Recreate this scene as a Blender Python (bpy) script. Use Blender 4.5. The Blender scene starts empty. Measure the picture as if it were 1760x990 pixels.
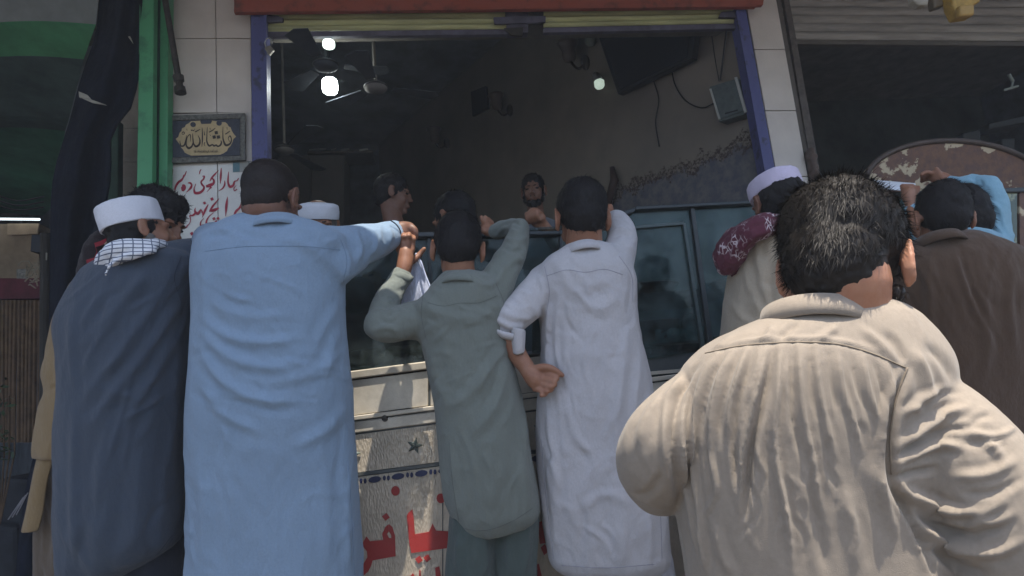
import bpy, bmesh, math, random
import numpy as np
from mathutils import Vector, Matrix, Euler
R = math.radians
random.seed(7)
rng = np.random.default_rng(7)
scn = bpy.context.scene
C = scn.collection

# ------------------------------------------------------------------ camera
FPX = 1050.0; W0, H0 = 1760, 990
cam_d = bpy.data.cameras.new('camera'); cam = bpy.data.objects.new('camera', cam_d); C.objects.link(cam)
cam_d.sensor_width = 36.0; cam_d.lens = 36.0 * FPX / W0
cam_d.clip_start = 0.05; cam_d.clip_end = 3000
CAM = Vector((0, 0, 1.4))
YAW, PITCH, ROLL = R(7.3), R(9.7), R(5.1)
rotm = Matrix.Rotation(-YAW, 3, 'Z') @ Matrix.Rotation(R(90) + PITCH, 3, 'X') @ Matrix.Rotation(-ROLL, 3, 'Z')
cam.matrix_world = Matrix.Translation(CAM) @ rotm.to_4x4()
scn.camera = cam
NR = np.array(rotm)
# ------------------------------------------------------------------ light
SUN = Vector((0.09, -0.27, 0.96)).normalized()          # towards the sun
world = bpy.data.worlds.new('World'); scn.world = world; world.use_nodes = True
wn = world.node_tree
sky = wn.nodes.new('ShaderNodeTexSky'); sky.sky_type = 'NISHITA'; sky.sun_disc = False
sky.sun_elevation = math.asin(SUN.z); sky.sun_rotation = math.atan2(SUN.x, SUN.y)
sky.dust_density = 2.0
bg = wn.nodes['Background']; bg.inputs['Strength'].default_value = 0.15
wn.links.new(sky.outputs[0], bg.inputs['Color'])
sl = bpy.data.lights.new('sun', 'SUN'); sl.energy = 3.7; sl.angle = R(0.5); sl.color = (1.0, 0.93, 0.82)
so = bpy.data.objects.new('sun', sl); C.objects.link(so)
so.rotation_euler = SUN.to_track_quat('Z', 'Y').to_euler(); so.location = (-2, -4, 9)
scn.view_settings.view_transform = 'Standard'; scn.view_settings.look = 'None'
scn.view_settings.exposure = 1.2; scn.view_settings.gamma = 1.0
scn.render.engine = 'CYCLES'
scn.cycles.max_bounces = 6; scn.cycles.transparent_max_bounces = 12
scn.cycles.sample_clamp_indirect = 4.0

# ------------------------------------------------------------------ projection helpers (pixels of a 1760 x 990 survey photo -> metres)
def ray(px, py):
    return rotm @ Vector(((px - W0 / 2) / FPX, -(py - H0 / 2) / FPX, -1.0))
def P(px, py, d):                                   # d = metres along the viewing axis
    return CAM + ray(px, py) * d
def PY(px, py, Y):                                  # on the wall plane y = Y
    r = ray(px, py); return CAM + r * ((Y - CAM.y) / r.y)
def PP(px, py, p0, n):                              # on any plane
    r = ray(px, py); return CAM + r * ((p0 - CAM).dot(n) / r.dot(n))
def PZ(px, py, Z):
    r = ray(px, py); return CAM + r * ((Z - CAM.z) / r.z)
def proj(co):                                       # numpy (n,3) -> px, py, depth
    q = (co - np.array(CAM)) @ NR
    dz = np.maximum(-q[:, 2], 1e-3)
    return q[:, 0] / dz * FPX + W0 / 2, -q[:, 1] / dz * FPX + H0 / 2, dz

# ------------------------------------------------------------------ object helpers
def setp(o, label=None, cat=None, group=None, kind=None):
    if label: o['label'] = label
    if cat: o['category'] = cat
    if group: o['group'] = group
    if kind: o['kind'] = kind
    return o
def empty(name, loc, label=None, cat=None, group=None, kind=None):
    o = bpy.data.objects.new(name, None); C.objects.link(o); o.location = loc
    o.empty_display_size = 0.1
    return setp(o, label, cat, group, kind)
def link(name, me, mat, parent=None):
    o = bpy.data.objects.new(name, me); C.objects.link(o)
    if mat is not None:
        me.materials.clear()
        for m in (mat if isinstance(mat, (list, tuple)) else [mat]): me.materials.append(m)
    if parent is not None:
        o.parent = parent
        o.matrix_parent_inverse = Matrix.Translation(parent.location).inverted() if parent.type == 'EMPTY' else Matrix.Identity(4)
    return o

class Geo:
    def __init__(s): s.v = []; s.f = []; s.n = 0; s.mi = []
    def add(s, v, f, mi=0):
        s.v.extend([tuple(a) for a in v]); s.f.extend([tuple(i + s.n for i in q) for q in f]); s.mi.extend([mi] * len(f)); s.n += len(v)
    def sphere(s, c, r, rot=None, nu=16, nv=10):
        if isinstance(r, (int, float)): r = (r, r, r)
        c = Vector(c); vs = [];
        for j in range(1, nv):
            t = math.pi * j / nv
            for i in range(nu):
                a = 2 * math.pi * i / nu
                p = Vector((r[0] * math.sin(t) * math.cos(a), r[1] * math.sin(t) * math.sin(a), r[2] * math.cos(t)))
                vs.append(c + (rot @ p if rot else p))
        k = len(vs)
        top = Vector((0, 0, r[2])); bot = Vector((0, 0, -r[2]))
        vs.append(c + (rot @ top if rot else top)); vs.append(c + (rot @ bot if rot else bot))
        fs = []
        for j in range(nv - 2):
            for i in range(nu):
                i2 = (i + 1) % nu
                fs.append((j * nu + i, (j + 1) * nu + i, (j + 1) * nu + i2, j * nu + i2))
        for i in range(nu):
            i2 = (i + 1) % nu
            fs.append((k, i, i2)); fs.append((k + 1, (nv - 2) * nu + i2, (nv - 2) * nu + i))
        s.add(vs, fs)
    def cone(s, p0, r0, p1, r1, n=16, mi=0):
        p0, p1 = Vector(p0), Vector(p1); d = p1 - p0
        if d.length < 1e-6: return
        q = d.to_track_quat('Z', 'Y'); vs = []
        for p, r in ((p0, r0), (p1, r1)):
            for i in range(n):
                a = 2 * math.pi * i / n
                vs.append(p + q @ Vector((r * math.cos(a), r * math.sin(a), 0)))
        fs = [(i, (i + 1) % n, n + (i + 1) % n, n + i) for i in range(n)]
        fs.append(tuple(range(n - 1, -1, -1))); fs.append(tuple(range(n, 2 * n)))
        s.add(vs, fs, mi)
    def chain(s, pts, n=16):                         # pts: (Vector, radius)
        for i, (p, r) in enumerate(pts):
            s.sphere(p, r, nu=n, nv=max(6, n // 2 + 2))
            if i: s.cone(pts[i - 1][0], pts[i - 1][1], p, r, n)
    def loft(s, rings, closed=True, mi=0, cap=True):
        n = len(rings[0]); vs = [p for r in rings for p in r]; fs = []
        for j in range(len(rings) - 1):
            for i in range(n if closed else n - 1):
                i2 = (i + 1) % n
                fs.append((j * n + i, (j + 1) * n + i, (j + 1) * n + i2, j * n + i2))
        if cap:
            fs.append(tuple(range(n))); fs.append(tuple(range(len(vs) - 1, len(vs) - n - 1, -1)))
        s.add(vs, fs, mi)
    def tube(s, pts, r, n=8, mi=0):                  # swept, smooth
        pts = [Vector(p) for p in pts]; rings = []
        for i, p in enumerate(pts):
            t = (pts[min(i + 1, len(pts) - 1)] - pts[max(i - 1, 0)]).normalized()
            u = t.cross(Vector((0.13, 0.21, 1))).normalized(); w = t.cross(u)
            rr = r[i] if isinstance(r, (list, tuple, np.ndarray)) else r
            rings.append([p + (u * math.cos(2 * math.pi * k / n) + w * math.sin(2 * math.pi * k / n)) * rr for k in range(n)])
        s.loft(rings, True, mi)
    def box(s, lo, hi, mi=0):
        x0, y0, z0 = lo; x1, y1, z1 = hi
        s.add([(x0, y0, z0), (x1, y0, z0), (x1, y1, z0), (x0, y1, z0), (x0, y0, z1), (x1, y0, z1), (x1, y1, z1), (x0, y1, z1)],
              [(3, 2, 1, 0), (4, 5, 6, 7), (0, 1, 5, 4), (1, 2, 6, 5), (2, 3, 7, 6), (3, 0, 4, 7)], mi)
    def prism(s, front, off, mi=0):                  # polygon + offset vector
        n = len(front); vs = [Vector(p) for p in front] + [Vector(p) + Vector(off) for p in front]
        fs = [tuple(range(n)), tuple(range(2 * n - 1, n - 1, -1))] + [(i, n + i, n + (i + 1) % n, (i + 1) % n) for i in range(n)]
        s.add(vs, fs, mi)
    def mesh(s, name, smooth=False):
        me = bpy.data.meshes.new(name); me.from_pydata(s.v, [], s.f); me.update()
        if any(s.mi): me.polygons.foreach_set('material_index', s.mi)
        bm = bmesh.new(); bm.from_mesh(me); bmesh.ops.recalc_face_normals(bm, faces=bm.faces); bm.to_mesh(me); bm.free()
        if smooth: me.polygons.foreach_set('use_smooth', [True] * len(me.polygons))
        return me
    def build(s, name, mat, parent=None, smooth=False, bevel=0):
        o = link(name, s.mesh(name, smooth), mat, parent)
        if bevel:
            m = o.modifiers.new('bevel', 'BEVEL'); m.width = bevel; m.segments = 2; m.limit_method = 'ANGLE'
        return o

def bake(geo, voxel, smooth=6, name='m', fac=0.6, dec=0):
    me = bpy.data.meshes.new('tmp'); me.from_pydata(geo.v, [], geo.f); me.update()
    o = bpy.data.objects.new('tmp', me); C.objects.link(o)
    m = o.modifiers.new('r', 'REMESH'); m.mode = 'VOXEL'; m.voxel_size = voxel; m.use_smooth_shade = True
    if smooth:
        m = o.modifiers.new('s', 'SMOOTH'); m.factor = fac; m.iterations = smooth
    if dec:
        m = o.modifiers.new('d', 'DECIMATE'); m.ratio = dec
    dg = bpy.context.evaluated_depsgraph_get()
    out = bpy.data.meshes.new_from_object(o.evaluated_get(dg))
    bpy.data.objects.remove(o); bpy.data.meshes.remove(me)
    out.name = name
    out.polygons.foreach_set('use_smooth', [True] * len(out.polygons))
    return out
def get_co(me):
    a = np.empty(len(me.vertices) * 3, np.float32); me.vertices.foreach_get('co', a); return a.reshape(-1, 3).astype(np.float64)
def get_no(me):
    a = np.empty(len(me.vertices) * 3, np.float32); me.vertex_normals.foreach_get('vector', a); return a.reshape(-1, 3).astype(np.float64)
def set_co(me, co):
    me.vertices.foreach_set('co', co.astype(np.float32).ravel()); me.update()

def spl(pts, n):                                    # Catmull-Rom through rows of numbers
    a = np.array(pts, float)
    if len(a) < 3:
        t = np.linspace(0, 1, n)[:, None]; return a[0] * (1 - t) + a[-1] * t
    seg = np.r_[0, np.cumsum(np.maximum(np.linalg.norm(np.diff(a[:, :2], axis=0), axis=1), 1.0))]
    ts = np.linspace(0, seg[-1], n); out = np.empty((n, a.shape[1]))
    m = np.gradient(a, seg, axis=0)
    for k, t in enumerate(ts):
        i = min(max(np.searchsorted(seg, t) - 1, 0), len(a) - 2); h = seg[i + 1] - seg[i]; u = (t - seg[i]) / h
        out[k] = ((2*u**3 - 3*u**2 + 1) * a[i] + (u**3 - 2*u**2 + u) * h * m[i] + (-2*u**3 + 3*u**2) * a[i+1] + (u**3 - u**2) * h * m[i+1])
    return out

def vnoise(p, seed=0):                              # value noise, numpy
    p = np.asarray(p); i = np.floor(p).astype(np.int64); f = p - i; f = f * f * (3 - 2 * f)
    def h(x, y, z):
        n = (x * 374761393 + y * 668265263 + z * 2147483647 + seed * 1274126177) & 0xffffffff
        n = ((n ^ (n >> 13)) * 1274126177) & 0xffffffff
        return ((n ^ (n >> 16)) & 0xffff) / 32767.5 - 1
    r = 0
    for dx in (0, 1):
        for dy in (0, 1):
            for dz in (0, 1):
                w = (f[:, 0] if dx else 1 - f[:, 0]) * (f[:, 1] if dy else 1 - f[:, 1]) * (f[:, 2] if dz else 1 - f[:, 2])
                r = r + w * h(i[:, 0] + dx, i[:, 1] + dy, i[:, 2] + dz)
    return r

# ------------------------------------------------------------------ materials
MATS = {}
def nodes_mat(name):
    m = bpy.data.materials.new(name); m.use_nodes = True; nt = m.node_tree
    return m, nt, nt.nodes['Principled BSDF']
def mix_col(nt, fac, a, b):
    n = nt.nodes.new('ShaderNodeMix'); n.data_type = 'RGBA'
    nt.links.new(fac, n.inputs[0])
    for s_, v in ((6, a), (7, b)):
        if isinstance(v, (tuple, list)): n.inputs[s_].default_value = (*v[:3], 1)
        else: nt.links.new(v, n.inputs[s_])
    return n.outputs[2]
def tex_noise(nt, scale, detail=4, rough=0.6, vec=None, stretch=None, obj=True):
    n = nt.nodes.new('ShaderNodeTexNoise'); n.inputs['Scale'].default_value = scale
    n.inputs['Detail'].default_value = detail; n.inputs['Roughness'].default_value = rough
    tc = nt.nodes.new('ShaderNodeNewGeometry')
    src = tc.outputs['Position'] if vec is None else vec
    if stretch:
        mp = nt.nodes.new('ShaderNodeMapping'); mp.inputs['Scale'].default_value = stretch
        nt.links.new(src, mp.inputs['Vector']); src = mp.outputs[0]
    nt.links.new(src, n.inputs['Vector'])
    return n.outputs['Fac']
def ramp(nt, fac, p0, p1):
    r = nt.nodes.new('ShaderNodeMapRange'); r.inputs['From Min'].default_value = p0; r.inputs['From Max'].default_value = p1
    nt.links.new(fac, r.inputs['Value']); return r.outputs[0]
def bump(nt, bs, h, strength=0.3, dist=0.002):
    b = nt.nodes.new('ShaderNodeBump'); b.inputs['Strength'].default_value = strength; b.inputs['Distance'].default_value = dist
    nt.links.new(h, b.inputs['Height']); nt.links.new(b.outputs[0], bs.inputs['Normal']); return b
def M(name, col, rough=0.7, metal=0.0, var=0.25, vs=8.0, bs=60.0, bst=0.25, bd=0.002, spec=0.4, col2=None, stretch=None, lo=0.35, hi=0.65):
    if name in MATS: return MATS[name]
    m, nt, b = nodes_mat(name)
    c2 = col2 or tuple(c * (1 - var) for c in col)
    n = tex_noise(nt, vs, 5, 0.65, stretch=stretch)
    nt.links.new(mix_col(nt, ramp(nt, n, lo, hi), col, c2), b.inputs['Base Color'])
    b.inputs['Roughness'].default_value = rough; b.inputs['Metallic'].default_value = metal
    b.inputs['Specular IOR Level'].default_value = spec
    if bst: bump(nt, b, tex_noise(nt, bs, 3, 0.6), bst, bd)
    MATS[name] = m; return m
def cloth(name, col, weave=900.0, rough=0.9, fold=0.8, sheen=0.15, var=0.10):
    if name in MATS: return MATS[name]
    m, nt, b = nodes_mat(name)
    n = tex_noise(nt, 5.0, 4, 0.6); n2 = tex_noise(nt, 160.0, 2, 0.7)
    c = mix_col(nt, ramp(nt, n, 0.3, 0.7), col, tuple(x * (1 - var) for x in col))
    c = mix_col(nt, ramp(nt, n2, 0.35, 0.8), c, tuple(x * 0.86 for x in col))
    nt.links.new(c, b.inputs['Base Color'])
    b.inputs['Roughness'].default_value = rough; b.inputs['Specular IOR Level'].default_value = 0.15
    b.inputs['Sheen Weight'].default_value = sheen
    ad = nt.nodes.new('ShaderNodeMath'); ad.operation = 'ADD'
    k = nt.nodes.new('ShaderNodeMath'); k.operation = 'MULTIPLY'; k.inputs[1].default_value = 0.12
    nt.links.new(tex_noise(nt, weave, 1, 0.5), k.inputs[0])
    nt.links.new(tex_noise(nt, 16.0, 4, 0.55, stretch=(1, 1, 0.45)), ad.inputs[0]); nt.links.new(k.outputs[0], ad.inputs[1])
    rg = nt.nodes.new('ShaderNodeTexNoise'); rg.noise_type = 'RIDGED_MULTIFRACTAL'; rg.inputs['Scale'].default_value = 5.0; rg.inputs['Detail'].default_value = 3; rg.inputs['Roughness'].default_value = .5; rg.inputs['Distortion'].default_value = .6
    tcg = nt.nodes.new('ShaderNodeNewGeometry'); mpg = nt.nodes.new('ShaderNodeMapping'); mpg.inputs['Scale'].default_value = (1.2, 1.2, .6); mpg.inputs['Rotation'].default_value = (.3, .5, 0)
    nt.links.new(tcg.outputs['Position'], mpg.inputs[0]); nt.links.new(mpg.outputs[0], rg.inputs['Vector'])
    ad2 = nt.nodes.new('ShaderNodeMath'); ad2.operation = 'MULTIPLY_ADD'; ad2.inputs[1].default_value = 0.22
    nt.links.new(rg.outputs['Fac'], ad2.inputs[0]); nt.links.new(ad.outputs[0], ad2.inputs[2])
    bump(nt, b, ad2.outputs[0], fold, 0.014)
    MATS[name] = m; return m
def skin(name, col, sss=True):
    if name in MATS: return MATS[name]
    m, nt, b = nodes_mat(name)
    n = tex_noise(nt, 25.0, 4, 0.6)
    nt.links.new(mix_col(nt, ramp(nt, n, 0.3, 0.7), col, (col[0] * 0.8, col[1] * 0.68, col[2] * 0.62)), b.inputs['Base Color'])
    b.inputs['Roughness'].default_value = 0.5; b.inputs['Specular IOR Level'].default_value = 0.35
    b.inputs['Subsurface Weight'].default_value = 0.12; b.inputs['Subsurface Radius'].default_value = (0.9, 0.35, 0.2); b.inputs['Subsurface Scale'].default_value = 0.006
    bump(nt, b, tex_noise(nt, 260.0, 3, 0.6), 0.25, 0.001)
    MATS[name] = m; return m
def emit(name, col, s):
    m, nt, b = nodes_mat(name); b.inputs['Base Color'].default_value = (0.8, 0.8, 0.8, 1)
    b.inputs['Emission Color'].default_value = (*col, 1); b.inputs['Emission Strength'].default_value = s; MATS[name] = m; return m
def glass(name, tint=(0.5, 0.66, 0.66), refl=0.10, dirt=0.10):
    m = bpy.data.materials.new(name); m.use_nodes = True; nt = m.node_tree; nt.nodes.clear()
    out = nt.nodes.new('ShaderNodeOutputMaterial'); tr = nt.nodes.new('ShaderNodeBsdfTransparent'); tr.inputs[0].default_value = (*tint, 1)
    gl = nt.nodes.new('ShaderNodeBsdfGlossy'); gl.inputs['Roughness'].default_value = 0.06
    df = nt.nodes.new('ShaderNodeBsdfDiffuse'); df.inputs[0].default_value = (0.25, 0.32, 0.32, 1)
    fr = nt.nodes.new('ShaderNodeFresnel'); fr.inputs[0].default_value = 1.45
    ad = nt.nodes.new('ShaderNodeMath'); ad.operation = 'MULTIPLY_ADD'; ad.inputs[1].default_value = 0.5; ad.inputs[2].default_value = 0.0
    nt.links.new(fr.outputs[0], ad.inputs[0])
    m1 = nt.nodes.new('ShaderNodeMixShader'); m2 = nt.nodes.new('ShaderNodeMixShader')
    n = ramp(nt, tex_noise(nt, 7.0, 6, 0.7), 0.4, 0.75)
    k = nt.nodes.new('ShaderNodeMath'); k.operation = 'MULTIPLY'; k.inputs[1].default_value = dirt; nt.links.new(n, k.inputs[0])
    nt.links.new(k.outputs[0], m1.inputs[0]); nt.links.new(tr.outputs[0], m1.inputs[1]); nt.links.new(df.outputs[0], m1.inputs[2])
    nt.links.new(ad.outputs[0], m2.inputs[0]); nt.links.new(m1.outputs[0], m2.inputs[1]); nt.links.new(gl.outputs[0], m2.inputs[2])
    nt.links.new(m2.outputs[0], out.inputs[0]); MATS[name] = m; return m

# plates: a polygon surveyed on a plane y = Y, given thickness away from the street
def plate(name, pix, Y, thick, mat, parent=None, bevel=0.0, geo=None):
    g = geo or Geo()
    pts = [PY(x, y, Y) for x, y in pix]
    g.prism(pts, (0, thick, 0))
    if geo: return None
    return g.build(name, mat, parent, bevel=bevel)
def rib(geo, pts, Y, off, n=None, base=None):        # brush stroke: pts (x, y, width) in px
    if base: pts = [(base[0] + x / base[2], base[1] + y / base[2], w / base[2]) for x, y, w in pts]
    n = n or max(8, len(pts) * 6)
    a = spl(pts, n); L = []; Rr = []
    for i in range(n):
        t = a[min(i + 1, n - 1), :2] - a[max(i - 1, 0), :2]; t = t / (np.linalg.norm(t) + 1e-9); nn = np.array([-t[1], t[0]])
        w = max(a[i, 2], 0.3) / 2
        L.append(PY(*(a[i, :2] + nn * w), Y - off)); Rr.append(PY(*(a[i, :2] - nn * w), Y - off))
    vs = L + Rr; k = len(L)
    geo.add(vs, [(i, i + 1, k + i + 1, k + i) for i in range(k - 1)])
def blob(geo, pix, Y, off):
    geo.add([PY(x, y, Y - off) for x, y in pix], [tuple(range(len(pix)))])
# ================================================================== THE SETTING
YF = 3.4            # shop front plane
YC = 2.28           # counter front plane
ZP = 0.42           # plinth the customers stand on
m_street = M('street', (0.10, 0.085, 0.07), 0.95, var=0.5, vs=3, bs=40, bst=0.6, bd=0.01)
m_conc = M('plinth_concrete', (0.16, 0.145, 0.125), 0.9, var=0.4, vs=5, bs=60, bst=0.5, bd=0.004)
g = Geo(); g.box((-400, -400, -0.5), (400, 400, 0.0)); setp(g.build('street_ground', m_street), kind='structure')
g = Geo(); g.box((-6, 1.28, -0.2), (7, YF + 0.05, ZP)); setp(g.build('pavement', m_conc, bevel=0.01), kind='structure')
g = Geo(); g.box((-1.62, YF - 0.35, ZP - 0.2), (2.0, 8.6, 0.72)); setp(g.build('shop_floor', m_conc), kind='structure')

m_tile = M('wall_tile', (0.70, 0.63, 0.565), 0.35, var=0.16, vs=2.5, bs=8, bst=0.08, spec=0.5)
m_tile2 = M('wall_tile_pale', (0.74, 0.72, 0.68), 0.35, var=0.2, vs=3.5, bs=8, bst=0.08, spec=0.5)
m_grout = M('grout', (0.12, 0.105, 0.09), 0.9)
m_blue = M('blue_paint', (0.085, 0.09, 0.23), 0.5, col2=(.05, .05, .09), lo=.55, hi=.66, vs=14, bs=50, bst=0.4)
m_red = M('red_paint', (0.30, 0.07, 0.04), 0.6, col2=(.14, .045, .03), lo=.5, hi=.7, vs=12, bs=60, bst=0.4)
m_yel = M('yellow_slat', (0.50, 0.50, 0.24), 0.5, var=0.4, vs=6, bs=40, bst=0.3, stretch=(0.5, 1, 6))
m_rail = M('shutter_rail', (0.12, 0.11, 0.15), 0.55, var=0.5, vs=10)
m_green = M('green_paint', (0.075, 0.30, 0.14), 0.45, col2=(.04, .15, .08), lo=.52, hi=.72, vs=9, bs=30, bst=0.3)
m_greend = M('crease_shaded_green', (0.014, 0.045, 0.028), 0.6, var=0.4)
m_dark = M('sooty_wall', (0.14, 0.155, 0.18), 0.85, var=0.5, vs=4, bs=20, bst=0.4)
m_black = M('black_plastic', (0.008, 0.009, 0.012), 0.45, var=0.3)
m_iron = M('old_iron', (0.07, 0.06, 0.05), 0.55, metal=0.6, var=0.5, vs=30, bs=80, bst=0.5)

# ---- pillars faced with tiles
def pillar(name, label, cells, Y, body_pix, mat):
    c0 = PY(*body_pix[0], Y)
    e = empty(name, (c0.x, Y, 0), label, 'pillar')
    plate('pillar_core', body_pix, Y + 0.012, 0.4, m_grout, e)
    for q in cells:
        cx = sum(p[0] for p in q) / 4; cy = sum(p[1] for p in q) / 4
        q = [(x + (0.7 if x < cx else -0.7), y + (0.7 if y < cy else -0.7)) for x, y in q]
        mt = m_tile2 if cy > 285 and cx < 600 else mat
        plate('tile', q, Y, 0.012, mt, e, bevel=0.0015)
    return e
ys = [-190, -62, 66, 194, 279, 410, 540, 680, 830, 990, 1150]
cells = []
def lx(x, y): return x + (y - 66) * 0.012
for a, b in zip(ys[:-1], ys[1:]):
    for x0, x1 in ((289, 371), (371, 431)):
        dy = lambda x: (x - 360) * -0.028 * (1 if a > 150 else 0.2)
        off = -6 if a >= 279 else 0
        cells.append([(lx(x0, a) + (off if x0 == 289 else 0), a + dy(x0)), (lx(x1, a), a + dy(x1)), (lx(x1, b), b + dy(x1)), (lx(x0, b) + (off if x0 == 289 else 0), b + dy(x0))])
pil = pillar('tiled_pillar', 'pale tiled pillar with red painted lettering beside the green post', cells, YF, [(280, -190), (430, -190), (443, 1150), (282, 1150)], m_tile)
cells = []
def rx(x, y): return x + (y - 85) * 0.178
ys = [-130, -22, 85, 190, 303, 420, 540, 670, 810, 960]
for a, b in zip(ys[:-1], ys[1:]):
    cells.append([(rx(1296, a), a), (rx(1350, a), a), (rx(1350, b), b), (rx(1296, b), b)])
pil2 = pillar('tiled_pillar', 'leaning looking narrow tiled pillar right of the blue shutter guide', cells, YF, [(rx(1296, -130), -130), (rx(1357, -130), -130), (rx(1357, 960), 960), (rx(1296, 960), 960)], m_tile)

# ---- lettering on the left pillar
m_rtxt = M('red_brush_paint', (0.42, 0.03, 0.06), 0.6, var=0.35, vs=40)
g = Geo(); B = (280, 270, 9.9); B2 = (280, 340, 9.9); k = 0
L1 = [
 [(172,200,6),(152,330,28),(142,430,38),(132,550,12)],
 [(400,238,14),(380,290,20),(350,340,22),(320,385,38),(262,430,40),(218,500,34),(200,565,18)], [(352,300,10),(340,355,26),(316,400,30)],
 [(330,470,20),(350,490,66),(348,535,80),(335,580,36)],
 [(425,440,14),(462,440,30),(490,475,30),(475,520,40),(430,570,20),(392,604,6)],
 [(652,205,10),(630,240,16),(620,290,10)],
 [(668,325,12),(700,325,26),(690,372,28),(648,425,24),(668,470,34),(698,505,30),(672,572,40),(600,612,48),(545,605,44),(530,545,22),(560,455,10)],
 [(948,222,6),(890,285,24),(830,355,30),(798,410,14)], [(828,360,20),(862,385,32),(862,440,40),(800,480,60),(735,500,40)], [(822,505,40),(790,545,18),(748,592,6)],
 [(992,185,10),(984,320,36),(976,450,10)],
 [(1050,398,10),(1052,460,26),(1025,520,26),(945,580,6)],
 [(1117,248,8),(1108,350,24),(1112,450,32),(1145,505,44),(1195,480,40),(1222,412,22),(1260,400,16),(1288,360,20)],
 [(1250,480,6),(1208,535,16),(1215,572,16),(1262,545,20)],
]
L2 = [
 [(957,8,8),(895,85,26),(835,160,34),(790,235,20)], [(790,225,22),(850,215,50),(905,195,46),(948,172,22)],
 [(862,250,8),(775,330,20),(738,420,34),(775,490,46),(850,505,40),(925,455,12)],
 [(1098,-20,6),(1082,110,44),(1066,312,8)],
 [(1350,20,22),(1312,160,36),(1240,235,40),(1205,320,36),(1150,388,26),(1072,412,8)],
 [(772,112,12),(728,190,34),(690,280,26),(668,335,6)], [(640,188,10),(665,230,22),(680,290,24)],
 [(552,168,8),(545,230,34),(590,268,50),(635,215,26),(650,190,10)], [(560,255,34),(500,300,30),(462,300,22),(470,370,14),(450,440,14),(418,470,20),(392,512,24)],
 [(697,343,6),(640,425,20),(642,472,26),(692,450,14)],
 [(300,268,8),(345,258,8),(388,238,6)], [(552,612,26),(585,608,22),(622,625,18)], [(530,618,6),(560,612,8)],
]
for s in L1: rib(g, s, YF, 0.0015 + k * 0.00012, base=B); k += 1
for s in L2: rib(g, s, YF, 0.0015 + k * 0.00012, base=B2); k += 1
def diamond(base, x, y, r, a=0.3):
    return [(base[0] + (x + r * math.cos(a + i * math.pi / 2)) / base[2], base[1] + (y + r * math.sin(a + i * math.pi / 2)) / base[2]) for i in range(4)]
for x, y, r in ((835, 20, 34), (868, 355, 32), (938, 350, 30), (905, 408, 30), (708, 88, 30), (1237, 418, 34), (492, 610, 36)):
    blob(g, diamond(B2, x, y, r), YF, 0.0015 + k * 0.00012); k += 1
g.build('lettering', m_rtxt, pil)
# small sticker
g = Geo(); pts = [(400, 279), (429, 277), (428, 295), (400, 296)]; g.prism([PY(x, y, YF - 0.003) for x, y in pts], (0, 0.003, 0))
stk = g.build('sticker', M('sticker_paper', (0.36, 0.36, 0.33), 0.6), None); setp(stk, 'small blue and cream paper sticker on the pillar under the plaque', 'sticker')
g = Geo(); blob(g, [(400.5, 279.5), (412, 278.7), (412, 295), (400.5, 295.6)], YF, 0.0036); g.build('print', M('sticker_blue', (0.13, 0.24, 0.28), 0.6), stk)

# ---- the plaque
B = (280, 185, 9.9)
pq = empty('wall_plaque', PY(355, 240, YF), 'ornate framed calligraphy plaque with cream medallion on the left pillar', 'plaque')
tb = lambda pts: [(B[0] + x / B[2], B[1] + y / B[2]) for x, y in pts]
m_pfr = M('plaque_frame', (0.16, 0.155, 0.135), 0.45, var=0.55, vs=60, bs=120, bst=0.8, bd=0.003, lo=0.4, hi=0.6)
m_pin = M('plaque_field', (0.05, 0.055, 0.075), 0.5, var=0.3, vs=70)
m_pmd = M('plaque_medallion', (0.55, 0.42, 0.23), 0.5, var=0.2, vs=20)
m_pink = M('plaque_ink', (0.035, 0.022, 0.015), 0.5)
plate('back_board', tb([(65, 128), (1400, 88), (1400, 890), (52, 945)]), YF - 0.022, 0.02, m_pfr, pq, bevel=0.003)
def frame(name, outer, inner, Y, th, mat, parent, bevel=0.0):
    g = Geo(); n = 4
    for i in range(4):
        j = (i + 1) % 4
        g.prism([PY(*outer[i], Y), PY(*outer[j], Y), PY(*inner[j], Y), PY(*inner[i], Y)], (0, th, 0))
    return g.build(name, mat, parent, bevel=bevel)
frame('outer_moulding', tb([(65, 128), (1400, 88), (1400, 890), (52, 945)]), tb([(160, 215), (1310, 180), (1310, 815), (150, 850)]), YF - 0.034, 0.012, m_pfr, pq, 0.003)
plate('field', tb([(162, 217), (1308, 182), (1308, 813), (152, 848)]), YF - 0.0255, 0.0035, m_pin, pq)
med = [(215,532),(262,500),(285,425),(315,400),(325,350),(372,330),(392,290),(440,265),(480,232),(640,222),(830,218),(1000,245),(1060,248),(1095,275),(1115,315),(1150,335),(1170,390),(1200,440),(1245,492),(1200,530),(1180,590),(1150,650),(1108,690),(1090,735),(1030,775),(970,800),(640,812),(480,815),(420,790),(372,765),(345,715),(310,680),(275,610)]
plate('medallion', tb(med), YF - 0.0275, 0.002, m_pmd, pq)
g = Geo(); k = 0
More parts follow.
